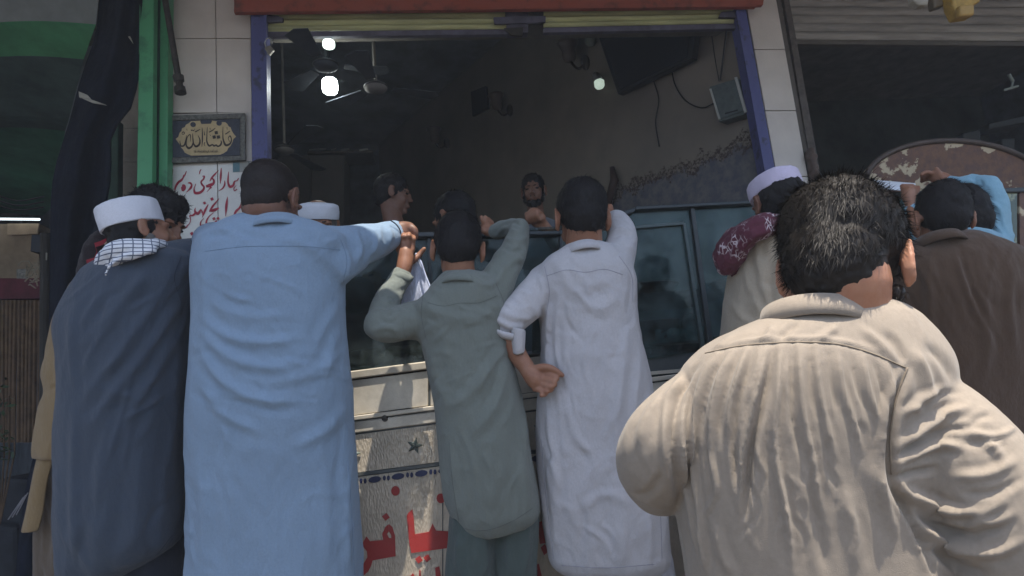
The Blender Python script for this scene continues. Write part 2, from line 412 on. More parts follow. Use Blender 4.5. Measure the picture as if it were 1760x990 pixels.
for s in [
 [(1022,325,8),(1020,450,16),(1030,560,26),(1075,640,38),(1140,615,30),(1165,540,20),(1140,480,20),(1112,520,12),(1135,580,10)],
 [(1060,452,18),(1100,428,18),(1140,398,14)], [(1090,335,12),(1095,375,6)],
 [(757,330,8),(748,480,18),(752,590,24),(790,650,30),(850,632,24),(862,648,28),(915,640,28),(925,655,26),(975,640,30),(995,590,24),(985,555,10)],
 [(785,418,18),(840,388,18),(892,348,12)], [(800,345,12),(808,378,6)],
 [(668,340,8),(672,480,22),(670,580,20),(662,665,8)],
 [(598,470,8),(630,560,24),(615,630,34),(560,660,34),(525,620,24),(512,540,20),(506,440,10)],
 [(512,600,18),(490,660,30),(440,690,38),(400,650,28),(398,580,18),(430,480,14),(460,455,16),(470,500,14),(466,580,6)],
 [(402,470,8),(385,570,18),(350,650,28),(315,655,26),(292,600,14),(290,560,8)],
 [(548,414,18),(590,392,18),(632,368,12)], [(480,370,10),(488,392,14),(508,380,8),(515,392,14),(535,378,8),(540,358,6)],
 [(322,440,14),(345,412,14),(368,430,12),(350,455,10),(328,452,12)], [(400,360,8),(415,385,10)],
 [(700,400,8),(712,470,12),(700,445,6)], [(715,590,14),(700,620,12),(715,650,10)], [(800,460,8),(812,480,10)]]:
    rib(g, s, YF - 0.0275, 0.001 + k * 0.0001, base=B); k += 1
for x, y, r in ((908, 425, 38), (872, 500, 38), (945, 500, 38)):
    blob(g, diamond(B, x, y, r, 0.6), YF - 0.0275, 0.001 + k * 0.0001); k += 1
for i in range(26):                                   # the thin second line of script
    x = 530 + i * 16 + random.uniform(-3, 3); y = 745 - (x - 530) * 0.03
    rib(g, [(x, y + random.uniform(-30, 0), 3), (x + random.uniform(-6, 10), y + random.uniform(5, 20), 6), (x + 16, y + random.uniform(10, 35), 4)], YF - 0.0275, 0.001 + k * 0.0001, base=B); k += 1
g.build('calligraphy', m_pink, pq)
g = Geo()
for x, y in ((512, 285), (955, 262)):
    g.prism([PY(*p, YF - 0.031) for p in tb([(x + 46 * math.cos(a * math.pi / 8), y + 42 * math.sin(a * math.pi / 8)) for a in range(16)])], (0, 0.003, 0))
g.prism([PY(*p, YF - 0.031) for p in tb([(635,235),(650,205),(815,200),(832,225),(815,268),(655,275)])], (0, 0.003, 0))
g.build('rosette', m_pin, pq)

# ---- green post, iron rod
gp = empty('green_post', PY(262, 200, YF), 'tall bright green steel post standing left of the tiled pillar', 'post')
plate('front_flange', [(242, -150), (266, -150), (256, 900), (226, 900)], YF - 0.16, 0.05, m_green, gp, 0.004)
plate('web', [(266, -150), (276, -150), (266, 900), (255, 900)], YF - 0.10, 0.05, m_greend, gp)  # shade of the crease between the flanges put into the green
plate('rear_flange', [(273, -150), (291, -150), (283, 900), (262, 900)], YF - 0.09, 0.07, m_green, gp, 0.004)
g = Geo()
p0, p1, p2 = PY(277, -40, YF - 0.2), PY(306, 130, YF - 0.14), PY(310, 158, YF - 0.13)
g.tube([p0, p1], 0.016, 12); g.cone(p1, 0.028, PY(308, 140, YF - 0.135), 0.026, 12); g.cone(PY(308, 140, YF - 0.135), 0.018, PY(309, 152, YF - 0.13), 0.018, 12); g.cone(PY(309, 150, YF - 0.13), 0.028, PY(310.5, 160, YF - 0.13), 0.03, 12)
setp(g.build('prop_rod', m_iron, smooth=False), 'rusty iron prop rod hanging diagonally against the left pillar', 'rod')

# ---- shutter surround
bm_ = empty('red_beam', PY(860, 0, YF - 0.1), 'long red painted steel beam above the shop opening', 'beam')
plate('beam_face', [(402, -70), (1322, -70), (1312, 8), (1296, 9), (402, 19)], YF - 0.12, 0.03, m_red, bm_, 0.004)
plate('beam_lip', [(402, 15), (1300, 6), (1300, 11), (402, 20.5)], YF - 0.118, 0.03, m_red, bm_)
gl_ = empty('shutter_guide', PY(444, 150, YF), 'blue painted shutter guide at the left of the opening with a padlock', 'guide rail')
plate('channel', [(431, 18), (457, 18), (463, 700), (436, 700)], YF - 0.07, 0.09, m_blue, gl_, 0.003)
plate('channel_lip', [(452, 22), (457.5, 22), (463.5, 700), (458, 700)], YF - 0.085, 0.015, m_blue, gl_)
gr_ = empty('shutter_guide', PY(1300, 150, YF), 'blue painted shutter guide slanting at the right of the opening', 'guide rail')
plate('channel', [(1264, 12), (1281, 10), (1360, 440), (1341, 440)], YF - 0.07, 0.09, m_blue, gr_, 0.003)
plate('channel_lip', [(1264, 12), (1268, 12), (1346, 440), (1341, 440)], YF - 0.085, 0.015, m_blue, gr_)

def shutter(label, xl0, xr0, ytl, ytr, ybl, ybr, n, mat, railmat, railh, Y, grp=None):
    e = empty('roller_shutter', PY((xl0 + xr0) / 2, ytl, Y), label, 'shutter')
    for i in range(n):
        a, b = i / n, (i + 1) / n
        q0 = [(xl0, ytl + (ybl - ytl) * a), (xr0, ytr + (ybr - ytr) * a), (xr0, ytr + (ybr - ytr) * b), (xl0, ytl + (ybl - ytl) * b)]
        P0 = [PY(*p, Y) for p in q0]
        g = Geo(); rings = []
        for t in range(7):
            u = t / 6; bulge = 0.012 * math.sin(math.pi * u)
            rings.append([P0[0].lerp(P0[3], u * 0.96) + Vector((0, -bulge, 0)), P0[1].lerp(P0[2], u * 0.96) + Vector((0, -bulge, 0))])
        back = [[p + Vector((0, 0.006, 0)) for p in r] for r in reversed(rings)]
        g.loft([[a_[0] for a_ in rings + back], [a_[1] for a_ in rings + back]], True)
        g.build('slat', mat, e, smooth=False)
    plate('bottom_rail', [(xl0, ybl), (xr0, ybr), (xr0, ybr + railh), (xl0, ybl + railh)], Y - 0.012, 0.03, railmat, e, 0.003)
    return e
s1 = shutter('rolled up yellow slatted shutter left of the centre bracket', 458, 872, -8, -10, 54, 50, 6, m_yel, m_rail, 9, YF - 0.02)
s2 = shutter('rolled up yellow slatted shutter right of the centre bracket', 934, 1266, -10, -12, 47, 40, 6, m_yel, m_rail, 9, YF - 0.02)
plate('slide_latch', [(455, 24), (478, 27), (487, 31), (486, 36), (455, 38)], YF - 0.05, 0.02, m_rail, s1, 0.002)
plate('slide_latch', [(900, 27), (936, 28), (938, 35), (900, 37)], YF - 0.055, 0.02, m_rail, s2, 0.002)
plate('slide_latch', [(1240, 20), (1266, 18), (1266, 30), (1236, 29)], YF - 0.055, 0.02, m_rail, s2, 0.002)
cb = empty('centre_bracket', PY(903, 30, YF), 'purple blue steel bracket between the two yellow shutters', 'bracket')
plate('bracket_plate', [(868, 12), (908, 11), (908, 56), (872, 58)], YF - 0.045, 0.05, m_rail, cb, 0.003)
plate('bracket_strap', [(848, 29), (938, 27), (938, 38), (850, 41)], YF - 0.062, 0.014, m_rail, cb, 0.003)
plate('bracket_foot', [(866, 48), (900, 46), (898, 62), (878, 60)], YF - 0.06, 0.014, m_iron, cb, 0.003)
# padlock
pl = empty('padlock', PY(462, 84, YF - 0.1), 'small grey padlock hanging from the left blue shutter guide', 'padlock')
plate('lock_body', [(454, 82), (464, 77), (471, 85), (462, 95)], YF - 0.115, 0.02, M('brass_grey', (0.3, 0.27, 0.22), 0.4, metal=0.5), pl, 0.004)
g = Geo(); g.tube([PY(457, 82, YF - .105), PY(455, 73, YF - .105), PY(458, 66, YF - .105), PY(464, 65, YF - .105), PY(468, 70, YF - .105), PY(467, 78, YF - .105)], 0.0035, 8)
g.build('shackle', M('steel_dull', (0.35, 0.35, 0.34), 0.35, metal=0.8), pl, smooth=True)

# ---- the shop room (right wall runs back to the left)
A = PY(1318, 230, YF); wd = ray(60, 749); wd.z = 0; wd.normalize(); wnrm = Vector((wd.y, -wd.x, 0))
def PW(px, py, off=0.0): return PP(px, py, A - wnrm * off, wnrm)
zc = PW(842, 85).z
m_roomw, nt, b_ = nodes_mat('room_wall')
geo_ = nt.nodes.new('ShaderNodeNewGeometry'); sx = nt.nodes.new('ShaderNodeSeparateXYZ'); nt.links.new(geo_.outputs['Position'], sx.inputs[0])
zedge = PW(1175, 292).z
n1 = tex_noise(nt, 5.0, 8, 0.75)
mm = nt.nodes.new('ShaderNodeMath'); mm.operation = 'MULTIPLY_ADD'; mm.inputs[1].default_value = 0.55; mm.inputs[2].default_value = -0.28; nt.links.new(n1, mm.inputs[0])
mz = nt.nodes.new('ShaderNodeMath'); mz.operation = 'ADD'; nt.links.new(sx.outputs[2], mz.inputs[0]); nt.links.new(mm.outputs[0], mz.inputs[1])
up = ramp(nt, mz.outputs[0], zedge - 0.008, zedge + 0.008)
big = tex_noise(nt, 1.3, 5, 0.6)
upper = mix_col(nt, ramp(nt, big, 0.35, 0.7), (0.21, 0.18, 0.15), (0.13, 0.115, 0.10))
lower = mix_col(nt, ramp(nt, tex_noise(nt, 14, 6, 0.7), 0.4, 0.62), (0.09, 0.093, 0.118), (0.16, 0.15, 0.15))
edge = nt.nodes.new('ShaderNodeMath'); edge.operation = 'COMPARE'; edge.inputs[1].default_value = zedge + 0.02; edge.inputs[2].default_value = 0.045; nt.links.new(mz.outputs[0], edge.inputs[0])
c_ = mix_col(nt, up, lower, upper)
em = nt.nodes.new('ShaderNodeMath'); em.operation = 'MULTIPLY'; nt.links.new(edge.outputs[0], em.inputs[0]); nt.links.new(ramp(nt, tex_noise(nt, 45, 4, 0.8), 0.42, 0.55), em.inputs[1])
c_ = mix_col(nt, em.outputs[0], c_, (0.045, 0.028, 0.022))
nt.links.new(c_, b_.inputs['Base Color']); b_.inputs['Roughness'].default_value = 0.8
bump(nt, b_, mz.outputs[0], 0.15, 0.01)
MATS['room_wall'] = m_roomw
far = A + wd * 5.4
near = A + wd * 0.03
g = Geo(); th = wnrm * 0.15
g.prism([Vector((near.x, near.y, 0.3)), Vector((far.x, far.y, 0.3)), Vector((far.x, far.y, zc + 0.3)), Vector((near.x, near.y, zc + 0.3))], th)
setp(g.build('shop_side_wall', m_roomw), kind='structure')
lw0 = PY(447, 200, YF); lw0.x -= 0.03
g = Geo(); d2 = (wd + Vector((-0.25, 0, 0))).normalized()
lf = lw0 + d2 * 5.4
g.prism([Vector((lw0.x, YF + .02, 0.3)), Vector((lf.x, lf.y, 0.3)), Vector((lf.x, lf.y, zc + 0.3)), Vector((lw0.x, YF + .02, zc + 0.3))], (-0.15, 0, 0))
setp(g.build('shop_left_wall', m_dark), kind='structure')
g = Geo(); g.prism([Vector((lf.x - 0.2, lf.y, 0.3)), Vector((far.x + 0.2, far.y, 0.3)), Vector((far.x + 0.2, far.y, zc + 0.3)), Vector((lf.x - 0.2, lf.y, zc + 0.3))], (0, 0.15, 0))
setp(g.build('shop_back_wall', m_dark), kind='structure')
g = Geo(); g.prism([Vector((lw0.x - .2, YF + 0.03, zc)), Vector((near.x + .1, YF + 0.03, zc)), Vector((far.x + .2, far.y + .1, zc)), Vector((lf.x - .2, lf.y + .1, zc))], (0, 0, 0.12))
setp(g.build('shop_ceiling', M('sooty_ceiling', (0.16, 0.18, 0.21), 0.85, var=0.5, vs=3)), kind='structure')
# slab over the fronts, so no light falls behind them
zt = max(zc + .13, 4.6)
g = Geo(); g.box((-7, YF + 0.06, zt), (8, 9.5, zt + .2)); setp(g.build('upper_floor_slab', m_conc), kind='structure')
g = Geo(); g.box((-7, YF + 0.05, 3.66), (8, YF + 0.2, 6.5)); setp(g.build('upper_facade_wall', m_conc), kind='structure')
g = Geo(); g.box((-7, 9.2, 0), (8, 9.5, zt + .1)); setp(g.build('rear_wall', m_dark), kind='structure')
g = Geo(); g.box((-7.2, YF, 0), (-7, 9.5, zt + .1)); g.box((8, YF, 0), (8.2, 9.5, zt + .1)); setp(g.build('end_wall', m_dark), kind='structure')

# ---- things in the shop room
def Yin(px, py, dd): return P(px, py, dd)
m_bulb = emit('lit_bulb', (0.93, 1.0, 0.95), 30.0); m_bulb2 = emit('lit_bulb_dim', (0.75, 0.95, 0.85), 1.2)
def bulb(px, py, d, w, h, mat, label, top):
    c = P(px, py, d); s = d / FPX
    e = empty('hanging_bulb', c, label, 'lamp')
    g = Geo(); rings = []
    prof = [(-0.5, .5), (-.46, .78), (-.38, .92), (-.2, 1), (0.1, 1), (.35, .95), (.45, .85), (.5, .6)]
    for z, r in prof: rings.append([c + Vector((w / 2 * s * r * math.cos(a * math.pi / 10), w / 2 * s * r * math.sin(a * math.pi / 10), z * h * s)) for a in range(20)])
    g.loft(rings); g.build('bulb_globe', mat, e, smooth=True)
    g = Geo(); g.cone(c + Vector((0, 0, h * s * .5)), w * s * .28, c + Vector((0, 0, h * s * .5 + 0.05)), w * s * .2, 14); g.build('lamp_holder', m_black, e)
    g = Geo(); g.tube([c + Vector((0, 0, h * s * .5 + 0.04)), Vector((c.x, c.y, top))], 0.004, 6); g.build('cord', m_black, e)
bulb(567, 148, 4.0, 26, 25, m_bulb, 'bright white cylindrical bulb hanging over the left of the shop', zc)
bulb(565, 76, 3.62, 21, 13, m_bulb2, 'paler lit lamp hanging nearest the yellow shutter', zc)
m_fan = M('fan_enamel', (0.20, 0.19, 0.18), 0.8, var=0.3)
m_fand = M('fan_dark', (0.075, 0.085, 0.10), 0.95, spec=.05)
def fan(px, py, d, ang, label, blen=0.4, top=zc, mat=m_fan, q=0.56):
    c = P(px, py, d); e = empty('ceiling_fan', c, label, 'fan')
    g = Geo(); prof = [(z * q, r * q) for z, r in [(-.055, .03), (-.05, .08), (-.025, .125), (0, .135), (.012, .13), (.03, .10), (.05, .05), (.055, .02)]]
    g.loft([[c + Vector((r * math.cos(a * math.pi / 12), r * math.sin(a * math.pi / 12), z)) for a in range(24)] for z, r in prof]); g.build('motor_housing', mat, e, smooth=True)
    g = Geo(); g.loft([[c + Vector((r * math.cos(a * math.pi / 12), r * math.sin(a * math.pi / 12), z)) for a in range(24)] for z, r in ((-.012 * q, .139 * q), (-.004 * q, .141 * q), (.004 * q, .139 * q))]); g.build('trim_ring', m_black, e, smooth=True)
    g = Geo(); g.tube([c + Vector((0, 0, .05)), Vector((c.x, c.y, max(top, c.z + .2)))], 0.011, 10); g.build('down_rod', mat, e)
    g = Geo(); g.cone(Vector((c.x, c.y, max(top, c.z + .2) - .08)), .025, Vector((c.x, c.y, max(top, c.z + .2))), .06, 14); g.build('canopy_cup', mat, e)
    for k in range(3):
        a = ang + k * 2 * math.pi / 3; u = Vector((math.cos(a), math.sin(a), 0)); w = Vector((-u.y, u.x, 0.12))
        g = Geo(); g.prism([c + u * .11 - w * .03, c + u * blen - w * .07, c + u * (blen + .03), c + u * blen + w * .07, c + u * .11 + w * .03], (0, 0, 0.004)); g.build('blade', m_fand, e)
fan(646, 150, 3.95, 0.35, 'cream ceiling fan with dark ring hanging right of the bright bulb', 0.4)
fan(489, 257, 4.9, 1.2, 'farther ceiling fan on a long rod above the blue shirted man', 0.5)
fan(560, 112, 3.75, 0.25, 'ceiling fan between the two lit bulbs', 0.36, mat=m_fand)
# tube light strip at the back, built unlit as a steel shelf edge
se = empty('steel_shelf', P(580, 258, 5.6), 'thin bright metal shelf edge at the back of the shop', 'shelf')
for x0, x1 in ((532, 560), (570, 578), (586, 600), (618, 632)):
    g = Geo(); g.tube([P(x0, 258, 5.6), P(x1, 256, 5.6)], 0.008, 8); g.build('shelf_edge', M('shelf_steel', (0.5, 0.5, 0.5), 0.3, metal=0.9), se)
g = Geo(); g.prism([P(528, 260, 5.62), P(640, 258, 5.62), P(640, 262, 5.62), P(528, 264, 5.62)], (0, .3, 0)); g.build('shelf_board', m_iron, se)
# cupboard dark at the back
c = P(565, 400, 5.5); e = empty('back_cupboard', (c.x, c.y, .72), 'tall dark cupboard standing at the back left of the shop', 'cupboard')
mcb = M('cupboard', (0.05, 0.045, 0.04), 0.6)
for i in range(2):
    g = Geo(); g.prism([P(480 + i * 56, 270, 5.5), P(534 + i * 56, 270, 5.5), P(534 + i * 56, 520, 5.5), P(480 + i * 56, 520, 5.5)], (0.0, 0.03, 0)); g.build('door', mcb, e)
g = Geo(); g.prism([P(478, 267, 5.55), P(592, 267, 5.55), P(592, 522, 5.55), P(478, 522, 5.55)], (0, 0.35, 0)); g.build('carcass', mcb, e)

# wall lamps on the side wall
def sconce(px, py, s, label, lit=None):
    c = PW(px, py, 0.10); e = empty('wall_sconce', c, label, 'wall lamp')
    w0 = PW(px, py, 0.0); up = Vector((0, 0, 1))
    g = Geo(); g.sphere(w0 - wnrm * 0.012, (0.03 * s, 0.03 * s, 0.05 * s)); g.build('wall_plate', m_iron, e, smooth=True)
    g = Geo(); ar = []
    for k in range(9):
        t = k / 8; ar.append(w0 - wnrm * (0.02 + .10 * s * t) + up * (-.05 * s * math.sin(t * math.pi)) + wd * (0.03 * s * t))
    g.tube(ar, 0.008 * s, 8); g.build('arm', m_iron, e, smooth=True)
    q = ar[-1]; g = Geo()
    prof = [(-.01, .018), (.0, .035), (.03, .045), (.06, .042), (.10, .055), (.12, .068)]
    g.loft([[q + Vector((r * s * math.cos(a * math.pi / 9), r * s * math.sin(a * math.pi / 9), z * s)) for a in range(18)] for z, r in prof]); g.build('shade', lit or M('sconce_shade', (0.10, 0.075, 0.06), 0.4), e, smooth=True)
sconce(1008, 108, 1.35, 'brown wall lamp with scrolled arm beside the television')
sconce(878, 190, 1.2, 'dim wall lamp halfway along the shop side wall')
sconce(770, 246, 1.3, 'farthest wall lamp deep on the shop side wall')
c = PW(1030, 144, .12); e = empty('wall_bulb', c, 'small glowing greenish bulb fitting under the television edge', 'lamp')
g = Geo(); g.loft([[c + Vector((r * math.cos(a * math.pi / 9), r * math.sin(a * math.pi / 9), z)) for a in range(18)] for z, r in ((-.035, .03), (-.02, .04), (.02, .041), (.03, .03))]); g.build('bulb_globe', emit('wallbulb', (0.75, .95, .8), .22), e, smooth=True)
g = Geo(); g.cone(c + Vector((0, 0, .03)), .035, c + Vector((-.02, 0, .075)), .03, 14); g.cone(c + Vector((-.02, 0, .07)), .012, PW(1022, 128, 0), .02, 10); g.build('lamp_holder', M('chrome_dull', (.4, .4, .4), .3, metal=.9), e)
g = Geo(); q = PW(1015, 70, .05); g.sphere(q, (.05, .04, .05)); setp(g.build('plaster_cap', M('cap_green', (.22, .24, .2), .6), smooth=True), 'pale round junction cap above the brown wall lamp', 'junction box')
# picture
q = [(809, 158), (834, 148), (838, 186), (812, 200)]
g = Geo(); g.prism([PW(x, y, .03) for x, y in q], tuple(wnrm * .028)); e = g.build('wall_picture', m_black); setp(e, 'small dark framed picture on the far part of the side wall', 'picture')
# television
tv = empty('television', PW(1100, 100, .1), 'large black flat television hung high on the shop side wall', 'television')
def pwq(pix, off, thk, name, mat, par, bev=0):
    g = Geo(); g.prism([PW(x, y, off) for x, y in pix], tuple(wnrm * thk)); return g.build(name, mat, par, bevel=bev)
pwq([(1020, 38), (1196, 38), (1190, 100), (1062, 162)], .09, .06, 'casing', m_black, tv, .004)
m_scr = M('tv_screen', (0.006, 0.008, 0.014), 0.25, spec=.5)
pwq([(1027, 42), (1186, 42), (1181, 98), (1066, 154)], .094, .003, 'screen', m_scr, tv)
# breaker box
bx = empty('meter_box', PW(1250, 170, .1), 'grey green metal electricity box tilted on the wall by the blue guide', 'electrical box')
m_mb = M('meter_paint', (0.10, 0.125, 0.125), 0.5, var=0.3, vs=25, bs=60)
m_edge = M('bright_edge', (0.45, 0.46, 0.44), 0.4, var=.2)
pwq([(1219, 149), (1268, 134), (1282, 196), (1236, 210)], .09, .09, 'case', m_mb, bx, .004)
pwq([(1222, 151), (1267, 137), (1279, 190), (1237, 205)], .098, .008, 'lid', m_mb, bx, .002)
pwq([(1219, 153), (1222, 152), (1238, 204), (1235, 206)], .102, .012, 'edge_strip', m_edge, bx)
pwq([(1262, 133), (1266, 132), (1283, 192), (1279, 194)], .102, .012, 'edge_strip', m_edge, bx)
pwq([(1246, 194), (1268, 188), (1268, 190.5), (1246, 196.5)], .1, .003, 'name_strip', m_black, bx)
def wire(pts, r, label, mat=m_black):
    g = Geo(); a = spl([(x, y) for x, y in pts], 30); g.tube([PW(x, y, .02) for x, y in a], r, 6)
    setp(g.build('cable', mat, smooth=True), label, 'cable')
wire([(1124, 140), (1132, 170), (1127, 210), (1133, 252)], .005, 'loose black cable dangling below the television')
wire([(1154, 118), (1160, 145), (1185, 178), (1210, 185), (1226, 178)], .005, 'black cable sagging from the television to the electricity box')
wire([(1249, 50), (1244, 90), (1238, 138)], .006, 'black cable dropping into the top of the electricity box')
wire([(1222, 50), (1228, 95), (1236, 140)], .003, 'thin faint wire running down beside the thicker cable')
pwq([(1144, 115), (1152, 116), (1151, 124), (1145, 123)], .04, .04, 'x', m_edge, None); o = C.objects[-1]; o.name = 'wall_hook'; setp(o, 'small pale hook under the television corner', 'hook')
# hanging prayer flag strip / stain column near white man's head
g = Geo(); g.tube([PW(1052, 288, .05), PW(1056, 310, .06), PW(1046, 345, .06), PW(1040, 380, .05)], [.02, .035, .03, .02], 10)
setp(g.build('rope_bundle', M('rope_brown', (.05, .03, .025), .9, bst=.8), smooth=True), 'dark brown bundle hanging on the wall right of the white shirted man', 'bundle')
# ================================================================== AWNING over the customers (unseen above, added to keep them in shade)
m_canvas = M('awning_canvas', (0.16, 0.15, 0.13), 0.9, var=0.3)
aw = empty('unseen_awning', (0, 1.8, 3.95), 'unseen canvas awning added over the customers to keep them in shade', 'awning')
xa, xb = PY(585, 700, YC).x, PY(742, 700, YC).x
dzc = 3.95 - 1.2; sxx = dzc / SUN.z * SUN.x; syy = dzc / SUN.z * SUN.y
hx0, hx1 = xa + sxx + .0, xb + sxx - .01
hy0, hy1 = YC + syy - .16, YC + syy + .12  # gap in the added canvas, placed so sun reaches the counter front
g = Geo(); y0 = 0.60
for lo, hi in (((-6, y0), (hx0, YF + .1)), ((hx1, y0), (7, YF + .1)), ((hx0, y0), (hx1, hy0)), ((hx0, hy1), (hx1, YF + .1))):
    g.box((lo[0], lo[1], 3.94), (hi[0], hi[1], 3.95))
g.build('canvas_sheet', m_canvas, aw)
for x in (-4.5, -1.5, 1.6, 4.5):
    g = Geo(); g.tube([(x, y0, 3.93), (x, YF, 3.93)], .02, 8); g.build('support_pole', m_iron, aw)

# ================================================================== FOOD COUNTER
m_ss = None
def steel(name, col, rough, hammered=False, scale=60):
    m, nt, b = nodes_mat(name)
    n = tex_noise(nt, 6, 5, .7)
    nt.links.new(mix_col(nt, ramp(nt, n, .3, .7), col, tuple(c * .6 for c in col)), b.inputs['Base Color'])
    b.inputs['Metallic'].default_value = .35; b.inputs['Roughness'].default_value = rough
    v = nt.nodes.new('ShaderNodeTexVoronoi'); v.inputs['Scale'].default_value = scale
    gp_ = nt.nodes.new('ShaderNodeNewGeometry'); mp = nt.nodes.new('ShaderNodeMapping'); mp.inputs['Scale'].default_value = (1.6, 1, .55)
    nt.links.new(gp_.outputs['Position'], mp.inputs[0]); nt.links.new(mp.outputs[0], v.inputs['Vector'])
    if hammered: bump(nt, b, v.outputs['Distance'], .45, .004)
    else: bump(nt, b, tex_noise(nt, 9, 4, .6), .25, .01)
    MATS[name] = m; return m
m_st = steel('brushed_steel', (.66, .60, .50), .42)
m_sh = steel('embossed_steel', (.60, .52, .41), .45, True, 110)
m_sd = steel('dark_steel', (.10, .11, .11), .45)
m_letr = M('letter_red', (.34, .030, .026), .5, var=.12, vs=14)
m_chain = M('bead_blue', (.018, .026, .085), .5)
m_gl = glass('case_glass', (.55, .68, .68), .1, .22); m_gl2 = glass('case_glass_teal', (.42, .62, .62), .1, .30)
m_frame = M('case_frame', (.02, .028, .032), .4, var=.3)
ct = empty('food_counter', PY(850, 900, YC + .3), 'long steel and glass food counter with red painted script on its front', 'counter')
L0, R0 = 322, 1330
def onc(pix, name, off, thk, mat, par=ct, bev=0.0): return plate(name, pix, YC - off, thk, mat, par, bev)
# carcass behind the plates
pA, pB = PY(L0, 690, YC), PY(R0, 690, YC)
zb, ztop = ZP, PY(850, 625, YC).z
g = Geo(); g.box((pA.x, YC + .012, zb), (pB.x, YC + .7, ztop - .02)); g.build('carcass', m_sd, ct)
ln = lambda y6, x: y6 + (x - 600) * -.13
def band(y0_, y1_, x0=330, x1=1180): return [(x0, ln(y0_, x0)), (x1, ln(y0_, x1)), (x1, ln(y1_, x1)), (x0, ln(y1_, x0))]
onc(band(638, 652, 332, 740), 'upper_moulding', .012, .02, m_st, bev=.004)
for a, b in ((332, 466), (470, 736), (740, 1000)): onc(band(655, 715, a, b), 'flat_panel', .002, .012, m_st, bev=.002)
onc(band(716, 724, 332, 1180), 'drip_rail', .018, .02, m_st, bev=.003)
onc(band(726, 746), 'lower_moulding', .008, .02, m_st, bev=.004)
onc(band(749, 814), 'embossed_band', .0, .012, m_sh)
onc(band(815, 820), 'dark_bead', .004, .014, m_sd)
for a, b in ((332, 760), (762, 1180)): onc(band(822, 1240, a, b), 'front_panel', -.001, .012, m_sh)
# beads
x = 604; k = 0
while x < 960:
    y = ln(830, x)
    if k % 2 == 0:
        w_, h_ = 11, 5.5
        onc([(x + w_ * math.cos(a * math.pi / 6), y + h_ * math.sin(a * math.pi / 6) - .13 * w_ * math.cos(a * math.pi / 6)) for a in range(12)], 'bead', .006, .005, m_chain); x += 20
    else:
        for dx in (-3.5, 3.5):
            onc([(x + dx + 2.8 * math.cos(a * math.pi / 4), y + 4.6 * math.sin(a * math.pi / 4)) for a in range(8)], 'bead', .005, .004, m_chain)
        x += 20
    k += 1
# stars
def star(cx, cy, r):
    g = Geo(); c = PY(cx, cy, YC - .022); pts = [PY(cx + (r if i % 2 == 0 else r * .42) * math.sin(i * math.pi / 5 + .2), cy - (r if i % 2 == 0 else r * .42) * math.cos(i * math.pi / 5 + .2), YC - .004) for i in range(10)]
    vs = [c] + pts; g.add(vs, [(0, 1 + i, 1 + (i + 1) % 10) for i in range(10)]); g.build('star_stud', m_stud, ct)
m_stud = steel('star_steel', (.16, .22, .21), .28)
for cx in (606, 713, 822, 930, 500, 395): star(cx, ln(781, cx) , 15)
g = Geo(); q = PY(661, 719, YC - .02); g.cone(q, .011, q + Vector((0, .012, 0)), .012, 12); g.build('bolt', m_iron, ct)
# red script
B = (600, 830, 6.19)
def lt(pts): return [(B[0] + a / B[2], B[1] + b / B[2]) for a, b in pts]
def lpoly(pts, o):
    g = Geo(); g.prism([PY(a, b, YC - .0045 - o) for a, b in lt(pts)], (0, .003, 0)); g.build('letter', m_letr, ct)
lpoly([(185,568),(222,622),(362,608),(352,545),(385,470),(420,440),(422,515),(402,545),(425,588),(450,588),(448,555),(424,515),(424,440),(460,470),(488,560),(495,780),(250,825),(235,880),(205,940),(155,985),(65,990),(62,930),(110,890),(160,850),(195,790),(190,730),(145,672),(150,630)], 0)
lpoly([(674,280),(690,400),(700,548),(850,522),(888,432),(925,508),(1040,515),(1180,495),(1180,670),(1025,697),(662,747),(640,640),(612,350),(630,320)], .0001)
for cx_, cy_, r_ in ((743, 818, 42), (832, 803, 42), (391, 362, 42)):
    lpoly([(cx_ + r_ * math.cos(a * math.pi / 2 + .15), cy_ + r_ * math.sin(a * math.pi / 2 + .15)) for a in range(4)], .0002)
for cx_, cy_ in ((493, 85), (975, 165)): lpoly([(cx_ + 46 * math.cos(a * math.pi / 7), cy_ + 52 * math.sin(a * math.pi / 7)) for a in range(14)], .0003)
lpoly([(655,990),(672,965),(690,975),(700,1040),(650,1040)], .0004); lpoly([(745,930),(760,930),(770,1060),(740,1060)], .0004); lpoly([(915,905),(960,890),(975,990),(925,1060)], .0004)
lpoly([(2010,420),(2080,400),(2100,640),(2030,650)], .0004); lpoly([(2040,690),(2080,650),(2130,720),(2075,770)], .0004); lpoly([(1980,880),(2020,860),(2050,990),(1990,1000)], .0004)
# glass case on top
zr = PY(800, 402, YC).z
def pz(p): return p
fr = []
onc([(336, 402), (962, 396), (962, 403), (336, 414)], 'top_rail', .03, .05, m_frame, bev=.004)
onc([(962, 396), (1092, 356), (1092, 364), (962, 404)], 'top_rail', .03, .05, m_frame, bev=.004)
onc([(1092, 354), (1330, 342), (1330, 348), (1092, 361)], 'top_rail', .03, .05, m_frame, bev=.004)
g = Geo(); p = [PY(336, 406, YC), PY(1092, 372, YC), PY(1330, 346, YC)]
onc([(340, 412), (736, 404), (736, 624), (340, 660)], 'front_glass', .0, .005, m_gl)
onc([(738, 404), (962, 402), (962, 598), (738, 622)], 'front_glass', .0, .005, m_gl)
onc([(964, 404), (1092, 364), (1186, 352), (1222, 600), (964, 640)], 'front_glass', .0, .005, m_gl2)
onc([(1192, 352), (1330, 346), (1330, 600), (1226, 598)], 'front_glass', -.0, .005, m_gl2)
onc([(1186, 350), (1193, 350), (1228, 600), (1219, 601)], 'mullion', .014, .03, m_frame, bev=.003)
onc([(1174, 384), (1179, 383), (1212, 596), (1206, 598)], 'door_frame', .016, .02, M('door_teal', (.045, .07, .07), .4), bev=.002)
